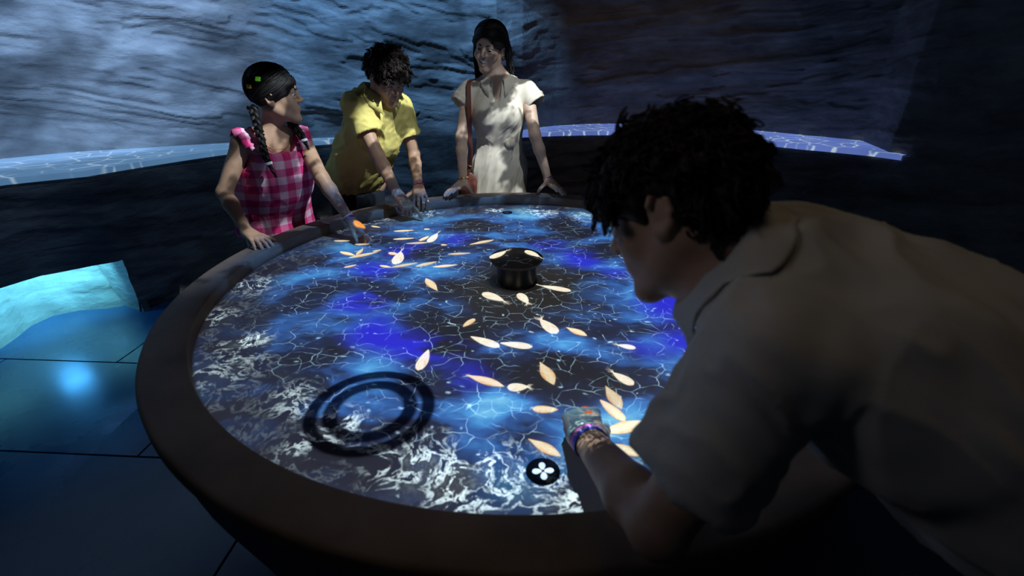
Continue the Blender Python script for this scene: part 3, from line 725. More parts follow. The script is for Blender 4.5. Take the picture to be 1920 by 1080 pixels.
def hand(S, wr, d, n, right, curls, sc=1.0, spread=8, thumb=(0.75, 0.75, -0.25), tcurl=15):
    d = nz(d); n = np.asarray(n, float); n = nz(n - d * (n @ d)); t = np.cross(n, d) if right else np.cross(d, n)
    wr = np.asarray(wr, float); P = lambda a, b, c=0.0: wr + sc * (a * d + b * t + c * n)
    K = [(.088, .029), (.093, .0095), (.088, -.0095), (.079, -.027)]; pts = [wr]
    for (a, b), o in zip(K, (.016, .006, -.006, -.016)):
        S.cone(P(0, o), P(a, b), .0155 * sc, .0112 * sc, .014 * sc)
    S.cone(P(.03, .012, -.008), P(.07, .012, -.008), .014 * sc, .012 * sc, .012 * sc)
    LEN = [(.040, .025, .020), (.045, .028, .021), (.041, .026, .020), (.033, .020, .018)]
    def rot(v, ax, an): return v * math.cos(an) + np.cross(ax, v) * math.sin(an) + ax * (ax @ v) * (1 - math.cos(an))
    for i, ((a, b), L3, cu) in enumerate(zip(K, LEN, curls)):
        p = P(a, b); sp = math.radians(spread * (1.2 - 0.8 * i)); dv = nz(math.cos(sp) * d + math.sin(sp) * t)
        axc = nz(np.cross(n, dv)); an = 0.0; rr = [.0098, .0088, .0080, .0066]
        if i == 3: rr = [.0088, .0078, .0070, .0058]
        for j in range(3):
            an += math.radians(cu[j]); v = rot(dv, axc, an); p2 = p + v * L3[j] * sc
            S.cone(p, p2, rr[j] * sc, rr[j + 1] * sc, .0045 * sc); p = p2; pts.append(p)
    p = P(.018, .016, -.004); v = nz(thumb[0] * d + thumb[1] * t + thumb[2] * n)
    for j, (Lk, ra, rb) in enumerate(((.046, .0145, .0112), (.032, .0112, .0098), (.026, .0098, .0078))):
        p2 = p + v * Lk * sc; S.cone(p, p2, ra * sc, rb * sc, (.014, .005, .004)[j] * sc); p = p2; pts.append(p)
        v = nz(v * math.cos(math.radians(tcurl)) + d * math.sin(math.radians(tcurl)))
    pts = np.array(pts); return pts.min(0) - .03, pts.max(0) + .03
FLAT = [(8, 14, 10)] * 4
POINT = [(8, 10, 6), (58, 60, 30), (66, 72, 40), (70, 75, 40)]
FIST = [(72, 92, 55)] * 4
DRAPE = [(10, 40, 25), (14, 42, 25), (12, 40, 25), (4, 22, 15)]
def strands(P, r0, r1, sides=4):
    P = np.asarray(P, float); n, m, _ = P.shape; T = np.gradient(P, axis=1); T /= np.linalg.norm(T, axis=2)[..., None] + 1e-9
    ref = np.array([0.31, 0.22, 0.92]); A = np.cross(T, ref); A /= np.linalg.norm(A, axis=2)[..., None] + 1e-9; B = np.cross(T, A)
    s = np.linspace(0, 1, m); R = (r0 + (r1 - r0) * s ** 2)[None, :, None, None]; R = R * np.sqrt(np.clip(s * 12 + 0.3, 0, 1))[None, :, None, None]
    an = np.arange(sides) * 2 * math.pi / sides
    V = P[:, :, None] + R * (A[:, :, None] * np.cos(an)[:, None] + B[:, :, None] * np.sin(an)[:, None])
    k, i, j = np.meshgrid(np.arange(n), np.arange(m - 1), np.arange(sides), indexing='ij'); j2 = (j + 1) % sides; o = k * m * sides
    F = np.stack([o + i * sides + j, o + i * sides + j2, o + (i + 1) * sides + j2, o + (i + 1) * sides + j], -1).reshape(-1, 4)
    return V.reshape(-1, 3), F
HC, HR = A3(0, -.012, .037), A3(.077, .096, .086)
HL = ([-.12, -.04, -.012, .012, .03, .06, .09], [-.075, -.055, .022, .020, .012, .032, .052])
def hairline_dir(rg, g, zmin=.012, vmax=1.30):
    while True:                                               # a direction just behind the hairline
        z0 = nz(A3(g * abs(rg.normal()), abs(rg.normal()), rg.normal())); p0 = HC + z0 * (HR + .010)
        vl = (p0[0] / .066) ** 2 + ((p0[1] - .105) / .085) ** 2 + ((p0[2] + .03) / .094) ** 2
        if 1.0 < vl < vmax and p0[2] > zmin: return z0
def scalp_cap(hd, grow=0.0, vx=0.005, lump=0.0):
    S = SDF(); S.ell(hd.L(*HC), [hd.sc * (v + grow) for v in HR], hd.M)
    S.ell(hd.L(0, .105, -.030), [hd.sc * v for v in (.066, .085, .094)], hd.M, .006, 's')
    S.cut(hd.L(0, .036, .004), A3(0, .60, -.80) @ hd.M, hd.c, .3)
    for g in (-1, 1): S.ell(hd.L(g * .085, -.008, -.012), [hd.sc * v for v in (.03, .024, .034)], hd.M, .008, 's')
    V, F = S.mesh(vx)
    if lump: V = V + vnormals(V, F) * (lump * (fbm(V * 38, 3, 77) - .45))[:, None]
    return V, F
def curly(hd, n, length, r0, seed, curl=.009, out=.75, flow=(0, .25, -.35), turns=6.0, per=9, jit=.009):
    rg = np.random.default_rng(seed); d = rg.normal(size=(n * 5, 3)); d /= np.linalg.norm(d, axis=1)[:, None]; p = HC + d * HR
    ok = (p[:, 2] > np.interp(p[:, 1], *HL)) & ~((np.abs(p[:, 1] + .008) < .036) & (p[:, 2] < .052)); p, d = p[ok][:n], d[ok][:n]; n = len(p)
    nn = d / HR; nn /= np.linalg.norm(nn, axis=1)[:, None]
    tg = np.array(flow) - nn * (nn @ np.array(flow))[:, None] + rg.normal(size=(n, 3)) * 0.22
    m = 10; s = np.linspace(0, 1, m); Ln = length * rg.uniform(.75, 1.1, n)
    a1 = np.cross(nn, [0.2, 0.3, 0.9]); a1 /= np.linalg.norm(a1, axis=1)[:, None]; a2 = np.cross(nn, a1); ph = rg.uniform(0, 6.28, n)
    P = p[:, None] + nn[:, None] * (.004 + Ln[:, None] * (out * s * (1.5 - s)))[..., None] + tg[:, None] * (Ln[:, None] * (.3 * s + .7 * s * s))[..., None]
    w = (s * turns)[None] + ph[:, None]; k = curl * np.clip(s * 1.8, 0, 1)[None]
    P = P + a1[:, None] * (k * np.cos(w))[..., None] + (a2 + nn * .5)[:, None] * (k * np.sin(w))[..., None]
    off = rg.normal(size=(n, per, 3)) * jit; P = P[:, None] + off[:, :, None] * (1 - .75 * s)[None, None, :, None]
    return strands(hd.c + hd.sc * (P.reshape(-1, m, 3) @ hd.M), r0, r0 * .5, 3)
def collar(nc, up, f, rad, stand, fall, open_deg, tip, tilt=0.35):
    """shirt collar: stands up around the neck, folds over and falls to two points in front"""
    M = frame(f, up); r, f, up = M; n = 57; th = np.linspace(-180 + open_deg, 180 - open_deg, n); rows = []
    for a in np.radians(th):                              # a=0 at the nape
        dv = -math.cos(a) * f + math.sin(a) * r; fr = max(0, -math.cos(a)); fr2 = fr ** 3
        b = nc + dv * rad * (1 + .10 * fr) - up * (tilt * rad * fr)
        side = nz(np.cross(up, dv)) * (1 if a > 0 else -1)
        pts = [b, b + up * stand * .6 - dv * .003, b + up * stand * (1 - .25 * fr), b + up * (stand * (1 - .3 * fr) - .002) + dv * .007,
               b + up * stand * .45 + dv * (.016 + .004 * fr), b - up * (fall * .35 + tip * .4 * fr2) + dv * .024 + f * .006 * fr2, b - up * (fall * .75 + tip * fr2) + dv * (.028 + .008 * fr2) + f * .008 * fr2]
        rows.append(pts)
    return np.array(rows).reshape(-1, 3), grid_faces(n, 7)
def solid(o, th):
    m = o.modifiers.new('thickness', 'SOLIDIFY'); m.thickness = th; m.offset = 0; return o
def band(c, ax, r1, r2, up, w):
    M = frame(ax, up); an = np.linspace(0, 2 * math.pi, 40, endpoint=False); prof = [(-w / 2, -.0006), (-w / 2, .0012), (w / 2, .0012), (w / 2, -.0006), (-w / 2, -.0006)]
    V = [c + M[1] * z + (r1 + o) * math.cos(a) * M[0] + (r2 + o) * math.sin(a) * M[2] for a in an for z, o in prof]
    return np.array(V), grid_faces(40, 5, True)
def wristband(parent, base, c, ax, r1, r2, up, w, mats, text=None, a0=90, tm=None, flip=1):
    n = len(mats); b = None
    for i, m in enumerate(mats):
        off = (i - (n - 1) / 2) * w / n
        V, F = band(np.asarray(c) + nz(ax) * off, ax, r1, r2, up, w / n)
        o = obj('wristband', V, F, m, parent if b is None else b, smooth=False, base=base)
        if b is None: b = o
    if text:
        M = frame(ax, up); cu = bpy.data.curves.new('lettering', 'FONT'); cu.body = text; cu.size = w * 0.72; cu.align_x = 'CENTER'; cu.align_y = 'CENTER'; cu.resolution_u = 2
        to = bpy.data.objects.new('lettering', cu); COL.objects.link(to); me = bpy.data.meshes.new_from_object(to); bpy.data.objects.remove(to)
        R = (r1 + r2) / 2
        for v in me.vertices:
            a = math.radians(a0) - flip * v.co.x / R
            p = np.asarray(c) + M[1] * (flip * v.co.y) + (r1 + .0022) * math.cos(a) * M[0] + (r2 + .0022) * math.sin(a) * M[2] - np.asarray(base); v.co = p
        me.materials.append(tm or MATS['print_white']); link(bpy.data.objects.new('lettering', me), b)
    return b
def eyes(hd, parent, base, look=(0, 1, 0), r=.0125, lash=0.0):
    for g in (-1, 1):
        c = hd.L(g * .031, .0758, .0030); R = r * hd.sc
        V, F = lathe([(R * math.sin(t), R * math.cos(t)) for t in np.linspace(0.001, math.pi - .001, 14)], 20)
        Mx = frame(A3(0, 0, 1) @ hd.M, A3(*look) @ hd.M); Mx = np.array([Mx[0], Mx[1], Mx[2]])
        fw = nz(A3(*look) @ hd.M); rr = nz(np.cross(fw, hd.M[2])); uu = np.cross(rr, fw)
        o = obj('eye', c + V[:, 0:1] * rr + V[:, 1:2] * uu + V[:, 2:3] * fw, F[:, ::-1], [MATS['eye_white'], MATS['iris'], MATS['hair_dark']], parent, base=base)
        z = V[F].mean(1)[:, 2] / R; o.data.polygons.foreach_set('material_index', np.where(z > .955, 2, np.where(z > .84, 1, 0)).astype(np.int32))
        p = [hd.L(g * (.012 + .031 * t),   .0925 - .017 * t * t, .0225 + .007 * math.sin(math.pi * min(1, t * 1.15) * .8) - .004 * t) for t in np.linspace(0, 1, 7)]
        Vb, Fb = tube(p, [hd.sc * v for v in (.0026, .0040, .0042, .0040, .0034, .0026, .0012)], 6); obj('eyebrow', Vb, Fb, MATS['hair_dark'], parent, base=base)
        p = [hd.L(g * (.031 + .0145 * t), .0885 - .005 * t * t, .0062 + lash - .0050 * t * t) for t in np.linspace(-1, 1, 7)]
        Vb, Fb = tube(p, hd.sc * .0013, 5); obj('eyelash', Vb, Fb, MATS['hair_dark'], parent, base=base)
def skin_obj(parent, base, S, vx, fine, m, hd):
    V, F = body_mesh(S, vx, fine); o = obj('body', V, F, [m, MATS['lips']], parent, base=base)
    o.data.polygons.foreach_set('material_index', hd.lips(V)[F].all(1).astype(np.int32)); return o
def legs(S, hips, feet, rt, rk, ra):
    for h, f in zip(hips, feet):
        kn = (h + f) / 2 + A3(0, 0, .03); S.cone(h, kn, rt, rk, .03); S.cone(kn, f + A3(0, 0, .07), rk, ra, .02)
def shoe(parent, base, f, d, m, L=.25):
    d = nz(A3(d[0], d[1], 0)); s = np.cross(d, [0, 0, 1]); S = SDF()
    S.cone(f + d * -.05 + A3(0, 0, .045), f + d * (L - .13) + A3(0, 0, .035), .042, .04, .02); S.cone(f + A3(0, 0, .08), f + d * .02 + A3(0, 0, .05), .042, .04, .03)
    S.cut(f + A3(0, 0, .004), (0, 0, -1), f, .4); V, F = S.mesh(.008); obj('shoe', V, F, m, parent, base=base)
def drape(Vc, V, N, gap=.004):
    Vc = Vc.copy()
    for i in range(len(Vc)):
        j = np.argmin(((V - Vc[i]) ** 2).sum(1)); d = (Vc[i] - V[j]) @ N[j]
        if d < gap and np.linalg.norm(Vc[i] - V[j]) < .06: Vc[i] += N[j] * (gap - d)
    return Vc
def pts_on(V, N, q):
    i = np.argmin(((V - q) ** 2).sum(1)); return V[i], N[i]
def disc_on(parent, base, V, N, q, r, m, name='button', th=.002):
    p, n = pts_on(V, N, q); M = frame(n, (0.1, 0.2, .97)); Vd, Fd = lathe([(r, 0), (r, th), (.0001, th)], 12)
    obj(name, p + Vd[:, 0:1] * M[0] + Vd[:, 2:3] * M[1] + Vd[:, 1:2] * M[2], Fd, m, parent, base=base)

def skin(name, c):
    def fn(t, b):
        n = t.noise(objco(t), 30, 3); t.put(b.inputs['Base Color'], t.mix(t.ss(n, .3, .7), tuple(v * .92 for v in c), tuple(min(1, v * 1.08) for v in c)))
    return mat(name, c, 0.5, 0.35, fn)
skin('skin_girl', (.50, .30, .20)); skin('skin_boy', (.50, .29, .19)); skin('skin_woman', (.58, .38, .28)); skin('skin_man', (.46, .27, .18))
mat('lips', (.45, .16, .14), .45); mat('eye_white', (.75, .75, .74), .3); mat('iris', (.08, .04, .02), .3); mat('teeth', (.85, .84, .80), .3)
mat('hair_dark', (.018, .013, .011), .38, .5); mat('hair_brown', (.022, .013, .011), .55, .3); mat('hair_black', (.012, .010, .010), .55, .25)
mat('print_white', (.85, .87, .95), .6); mat('band_purple', (.16, .04, .40), .5); mat('band_red', (.50, .03, .12), .5); mat('band_pink', (.75, .10, .55), .5); mat('band_blue', (.05, .08, .55), .5)
mat('band_clear', (.35, .45, .38), .25, .6); mat('gold', (.75, .5, .2), .3, metallic=1.0); mat('clip_green', (.25, .9, .05), .4, emit=(.2, .8, .03), estr=.12); mat('clip_yellow', (.85, .65, .02), .4); mat('clip_orange', (.85, .25, .04), .5)
mat('leather', (.16, .045, .03), .45, .5); mat('trousers_dark', (.02, .025, .04), .8); mat('shoe_dark', (.03, .03, .035), .6); mat('shoe_white', (.6, .6, .6), .6)
def f_cloth(c, sc=220):
    def fn(t, b):
        co = objco(t); n = t.noise(co, 9, 4); t.put(b.inputs['Base Color'], t.mix(t.ss(n, .3, .7), tuple(v * .9 for v in c), c))
        bump(t, b, t.noise(co, sc, 2), .25, .002)
    return fn
mat('shirt_yellow', (.80, .66, .20), .8, .2, f_cloth((.80, .66, .20))); mat('dress_beige', (.72, .62, .50), .85, .2, f_cloth((.72, .62, .50))); mat('shirt_man', (.47, .44, .40), .85, .2, f_cloth((.47, .44, .40)))
mat('button_pale', (.7, .65, .45), .4)
def f_gingham(ang):
    def fn(t, b):
        mp = t.n('ShaderNodeMapping'); mp.inputs['Rotation'].default_value = (0, 0, ang); t.put(mp.inputs[0], objco(t))
        sp = t.n('ShaderNodeSeparateXYZ'); t.put(sp.inputs[0], mp.outputs[0])
        def stripe(v, per): return t.ss(t.m('PINGPONG', v, per), per * .5 - .0015, per * .5 + .0015)
        a, c = stripe(sp.outputs[0], .036), stripe(sp.outputs[2], .034)
        s = t.m('MULTIPLY', t.m('ADD', a, c), .5)
        t.put(b.inputs['Base Color'], t.ramp(s, [(0.0, (.80, .52, .66)), (.5, (.72, .16, .34)), (1.0, (.60, .03, .16))])); bump(t, b, t.noise(objco(t), 160, 2), .4, .003)
    return fn
# ---------------------------------------------------------------- the girl
def girl():
    f = nz(A3(.73, -.68, 0)); base = A3(-1.22, .655, 0)
    e = tag(empty('person', base), 'girl with dark braids in a pink checked top, one hand pointing at the fish', 'person', 'guests around the table')
    Rs, Ls = aty(454, 268, .475), aty(566, 262, .665); neck = (Rs + Ls) / 2 + A3(-.01, 0, .025); r = nz(Rs - Ls)
    f = nz(np.cross(A3(0, 0, 1), r)); pel = A3(-1.185, .645, .80); chest = (Rs + Ls) / 2 + A3(-.012, .008, -.10); waist = (chest + pel) / 2
    hd = Head(aty(516, 180, .555), (.96, .26, .02), (0.03, 0, 1), .95)
    Re, Rw = A3(-1.262, .425, .980), atz(463, 434, .848); Le, Lw = A3(-.862, .505, 1.028), atz(655, 411, .855)
    S = SDF(); hb = hd.build(S, neck + A3(0, 0, .0), .043, 'grin')
    S.cone(neck, Rs, .042, .040, .04); S.cone(neck, Ls, .042, .040, .04)
    S.cone(chest + A3(0, 0, .05), waist, .115, .10, .04, f, .62); S.cone(waist, pel, .10, .125, .04, f, .7)
    for sh, el, wr in ((Rs, Re, Rw), (Ls, Le, Lw)):
        S.cone(sh, el, .040, .031, .02); S.cone(el, el + (wr - el) * .3, .031, .031, .015); S.cone(el + (wr - el) * .3, wr, .031, .0205, .015)
    h1 = hand(S, Rw, (.77, -.56, -.20), (-.05, .1, 1), True, [(10, 24, 16)] * 4, .86, 9, (.7, .7, -.2))
    tip = A3(-.628, .410, .760); h2 = hand(S, Lw, tip + A3(0, 0, .012) - Lw, (.45, .1, 1), False, [(2, 6, 4), (34, 40, 24), (42, 50, 30), (48, 52, 30)], .88, 4, (.85, .35, -.45), 5)
    hips = [pel + r * .075 - A3(0, 0, .02), pel - r * .075 - A3(0, 0, .02)]; feet = [base + r * .085, base - r * .085 + f * .02]
    legs(S, hips, feet, .075, .05, .035)
    skin_obj(e, base, S, .006, [(hb[0], hb[1], .0028), (h1[0], h1[1], .0025), (h2[0], h2[1], .0025)], MATS['skin_girl'], hd)
    eyes(hd, e, base, (-.1, .95, .05))
    for ft in feet: shoe(e, base, ft, f, MATS['shoe_white'], .22)
    # top
    D = SDF(); up = A3(0, 0, 1)
    top = (Rs + Ls) / 2 + f * .02 - up * .035
    D.cone(top - up * .035, chest - up * .06, .125, .142, .03, f, .70); D.cone(chest - up * .06, pel + up * .10 + f * .01, .142, .165, .05, f, .74); D.cone(pel + up * .10 + f * .01, pel - up * .06 + f * .01, .165, .185, .05, f, .74)
    for sh in (Rs, Ls):
        g = 1 if sh is Rs else -1
        D.cone(sh - r * g * .045 + up * .036, top + r * g * .085 - up * .03 + f * .045, .020, .035, .02, f, .8); D.cone(sh - r * g * .045 + up * .036, top + r * g * .085 - up * .04 - f * .05, .020, .035, .02, f, .8)
    D.ell(neck + f * .060 + up * .012, (.088, .090, .092), frame(f, up), .012, 's')
    for sh in (Rs, Ls):
        g = 1 if sh is Rs else -1; D.ell(sh + r * g * .038 - up * .04, (.05, .085, .085), frame(f, up), .012, 's')
    D.cut(pel - up * .05, (0, 0, -1), pel, .5)
    V, F = D.mesh(.0055); h = (V - pel) @ up
    V = fold(V, F, A3(0, 0, 1) + f * -.1, .011, 30, 5, .10, sstep(h, -.1, .1) * .4 + .75 * sstep(h, .22, .36)); V = fold(V, F, A3(.3, 0, 1), .006, 14, 9, .3)
    mat('gingham', rough=.85, spec=.15, fn=f_gingham(math.atan2(r[1], r[0]) * -1)); obj('top', V, F, MATS['gingham'], e, base=base)
    N = vnormals(V, F)
    for sh in (Rs, Ls):                                   # ruffled straps
        g = 1 if sh is Rs else -1; rows = []
        for t in np.linspace(-1, 1, 41):
            c = sh - r * g * .032 + up * (.047 - .075 * t * t) + f * (.085 * t)
            ln = .066 * (1 - .55 * t * t); wv = .008 * math.sin(t * 15)
            rows.append([c - r * g * .014, c + up * (.004 + wv * .3), c + r * g * ln * .55 + up * (.010 + wv), c + r * g * ln + up * (-.004 + wv * 1.6)])
        solid(obj('ruffle', np.array(rows).reshape(-1, 3), grid_faces(41, 4), MATS['gingham'], e, base=base), .003)
    # combed hair, two braids
    Vc, Fc = scalp_cap(hd, .009); rg = np.random.default_rng(4); P = []
    for g in (-1, 1):
        tgt = nz(A3(g * .42, -.78, -.55))
        for k in range(420):
            z0 = nz(A3(g * .02, rg.uniform(-.7, .85), 1.0))
            if k % 3: z0 = hairline_dir(rg, g, .036, (0, 1.25, 6.0)[k % 3])
            s = np.linspace(0, 1, 12)[:, None]; dr = z0 * (1 - s) + tgt * s; dr /= np.linalg.norm(dr, axis=1)[:, None]
            P.append(hd.c + hd.sc * ((HC + dr * (HR + .010 + .003 * rg.uniform(-1, 1))) @ hd.M))
    hv = join([(Vc, Fc), strands(np.array(P), .0042, .0032)]); hair = obj('hair', *hv, MATS['hair_black'], e, base=base)
    def braid(px, seed):
        Q = np.array([aty(x, y, Y) for x, y, Y in px]); t = np.linspace(0, len(Q) - 1, 70)
        C = np.stack([np.interp(t, range(len(Q)), Q[:, i]) for i in range(3)], 1)
        for _ in range(6): C[1:-1] = (C[:-2] + 2 * C[1:-1] + C[2:]) / 4
        T = np.gradient(C, axis=0); T /= np.linalg.norm(T, axis=1)[:, None]; a = np.cross(T, FW); a /= np.linalg.norm(a, axis=1)[:, None]; b = np.cross(T, a)
        L = np.r_[0, np.cumsum(np.linalg.norm(np.diff(C, axis=0), axis=1))]; tp = np.linspace(1, .72, 70); tail = L > L[-1] * .80; parts = []
        for k in range(3):
            ph = L / .0145 + k * 2 * math.pi / 3; am = np.where(tail, .35, 1) * tp
            parts.append(tube(C + a * (.0105 * am * np.sin(ph))[:, None] + b * (.0065 * am * np.sin(2 * ph))[:, None], .0105 * tp * np.where(tail, 1.0 - .8 * (L - L[-1] * .8) / (L[-1] * .2), 1), 7))
        obj('braid', *join(parts), MATS['hair_black'], e, base=base); i = int(np.argmax(tail)); return C[i], T[i]
    c1 = braid([(474, 200, .50), (479, 222, .47), (487, 250, .44), (494, 280, .42), (502, 303, .405), (518, 333, .40)], 1)
    c2 = braid([(536, 215, .64), (548, 232, .60), (560, 247, .56), (570, 262, .54), (579, 281, .54)], 2)
    for (c, T) in (c1, c2): obj('hair_bead', *band(c, T, .0135, .0135, (0.3, .2, .9), .011), MATS['print_white'], e, base=base)
    Vh = hv[0]
    for (x, y, m_, sz) in ((478.5, 148, 'clip_green', .0105), (464, 167, 'clip_yellow', .0095), (467, 203, 'clip_orange', .0085)):
        rr = ray(x, y); tt = (Vh - CAM) @ rr / (rr @ rr); dd = np.linalg.norm(CAM + tt[:, None] * rr - Vh, axis=1); near = dd < .012
        p = Vh[near][np.argmin(tt[near])] if near.any() else aty(x, y, .5)
        Sx = SDF()
        for k in range(4): an = k * math.pi / 2 + .7; Sx.ell(p - FW * .004 + RT * math.cos(an) * sz * .62 + UPV * math.sin(an) * sz * .62, (sz * .6, sz * .6, sz * .45), None, .003)
        obj('hair_clip', *Sx.mesh(.0015), MATS[m_], e, base=base)
    nk = [neck + f * (.030 + .040 * math.sin(t)) + r * (.062 * math.cos(t)) + up * (.005 - .055 * math.sin(t)) for t in np.linspace(0, math.pi, 15)]
    obj('necklace', *tube([p + f * .012 for p in nk], .0011, 5), MATS['gold'], e, base=base)
    ax = nz(Lw - Le); b = wristband(e, base, Lw - ax * .008, ax, .0245, .0225, (0, 0, 1), .017, [MATS['print_white'], MATS['band_red'], MATS['band_purple']])
girl()
# ---------------------------------------------------------------- the boy
def boy():
    base = A3(-1.0, 1.30, 0); up = A3(0, 0, 1)
    e = tag(empty('person', base), 'curly-haired boy in a yellow shirt leaning over to point at the table', 'person', 'guests around the table')
    Rs, Ls = aty(664, 196, .985), aty(751, 199, 1.14); r = nz(Rs - Ls); neck = (Rs + Ls) / 2 + A3(.012, -.01, .045)
    pel = A3(-.955, 1.245, .83); f = nz(np.cross(up, nz(r * A3(1, 1, 0)))); chest = (Rs + Ls) / 2 + A3(-.04, .03, -.10); waist = (chest + pel) / 2
    hd = Head(aty(727, 147, 1.00), (.52, -.64, -.46), (.22, -.30, .90), 1.0)
    Re, Rw = A3(-.709, .895, 1.056), aty(745, 364, .748); Le, Lw = A3(-.581, 1.180, 1.012), atz(785, 352, .862)
    S = SDF(); hb = hd.build(S, neck, .048, lid=.55)
    S.cone(neck, Rs, .045, .045, .04); S.cone(neck, Ls, .045, .045, .04); S.cone(chest + A3(0, 0, .04), waist, .12, .11, .05, f, .65); S.cone(waist, pel, .11, .13, .05, f, .7)
    for sh, el, wr in ((Rs, Re, Rw), (Ls, Le, Lw)):
        S.cone(sh, el, .043, .034, .02); S.cone(el, el + (wr - el) * .3, .034, .034, .015); S.cone(el + (wr - el) * .3, wr, .034, .0235, .015)
    tip = A3(-.480, .686, .762); h1 = hand(S, Rw, tip - Rw + A3(0, 0, .012), (.45, -.45, .75), True, POINT, .98, 4, (.8, .35, -.5), 25)
    h2 = hand(S, Lw, (.22, -.92, -.20), (.0, -.1, 1), False, DRAPE, .95, 10, (.35, .85, -.3), 20)
    hips = [pel + r * .08, pel - r * .08]; feet = [base + r * .1, base - r * .1]
    S.cone(hips[0], pel, .1, .1, .03); S.cone(hips[1], pel, .1, .1, .03)
    skin_obj(e, base, S, .006, [(hb[0], hb[1], .0028), (h1[0], h1[1], .0025), (h2[0], h2[1], .0025)], MATS['skin_boy'], hd)
    eyes(hd, e, base, (.0, .75, -.65))
    Tr = SDF(); Tr.cone(pel + A3(0, 0, .04), pel - A3(0, 0, .03), .145, .15, .03, f, .78); legs(Tr, hips, feet, .088, .07, .06); obj('trousers', *Tr.mesh(.011), MATS['trousers_dark'], e, base=base)
    for ft in feet: shoe(e, base, ft, f, MATS['shoe_dark'])
    D = SDF(); ch2 = chest + f * .015
    D.cone(neck - up * .035 - f * .01, Rs + r * -.012, .060, .058, .03); D.cone(neck - up * .035 - f * .01, Ls + r * .012, .060, .058, .03)
    D.cone((Rs + Ls) / 2 - up * .03, ch2 - up * .02, .150, .155, .04, f, .66); D.cone(ch2 - up * .02, waist + A3(-.01, 0, .0), .155, .158, .05, f, .74); D.cone(waist + A3(-.01, 0, 0), pel + A3(-.01, 0, .03), .158, .168, .05, f, .78)
    for sh, el in ((Rs, Re), (Ls, Le)):
        c1 = sh + (el - sh) * .58; dv = nz(el - sh); D.cone(sh, c1 + dv * .03, .058, .066, .03); D.cut(c1, dv, c1 + dv * .05, .085); D.cone(c1 - dv * .03, c1 + dv * .05, .054, .060, .004, mode='s')
    D.ell(neck + up * .03 + f * .01, (.062, .066, .075), frame(f, up), .01, 's'); D.cone(neck + f * .03, chest + f * .16 + up * .10, .018, .030, .015, mode='s')
    D.cut(pel + A3(0, 0, -.04), (0, 0, -1), pel, .5)
    V, F = D.mesh(.0055); V = fold(V, F, A3(.35, -.2, .9), .010, 13, 21, .25); V = fold(V, F, A3(.8, -.5, .3), .005, 26, 27, .3); N = vnormals(V, F); obj('shirt', V, F, MATS['shirt_yellow'], e, base=base)
    Vk, Fk = collar(neck + up * .004 + f * .010, nz(up + f * .25), f, .066, .034, .030, 20, .045); solid(obj('collar', drape(Vk, V, N), Fk, MATS['shirt_yellow'], e, base=base), .003)
    for k in range(4):
        q = chest + f * .14 + up * (.07 - .085 * k) - A3(.03, -.02, 0) * k; disc_on(e, base, V, N, q, .0062, MATS['button_pale'])
    q0 = [pts_on(V, N, chest + f * .15 + up * (.10 - .33 * t) - A3(.1, -.07, 0) * t) for t in np.linspace(0, 1, 12)]
    obj('placket', *tube([p + n * .0015 for p, n in q0], .004, 6), MATS['shirt_yellow'], e, base=base)
    cap = scalp_cap(hd, .012, .005, .012); hv = join([cap, curly(hd, 640, .050, .0023, 3, .008, .64, (.15, .36, -.20), 4.5)]); obj('hair', *hv, MATS['hair_brown'], e, base=base)
    ax = nz(Lw - Le); wristband(e, base, Lw - ax * .016, ax, .0285, .0262, A3(0, -1, .0), .017, [MATS['band_purple'], MATS['band_red']], 'EXPLORA', 90, None, -1)
boy()
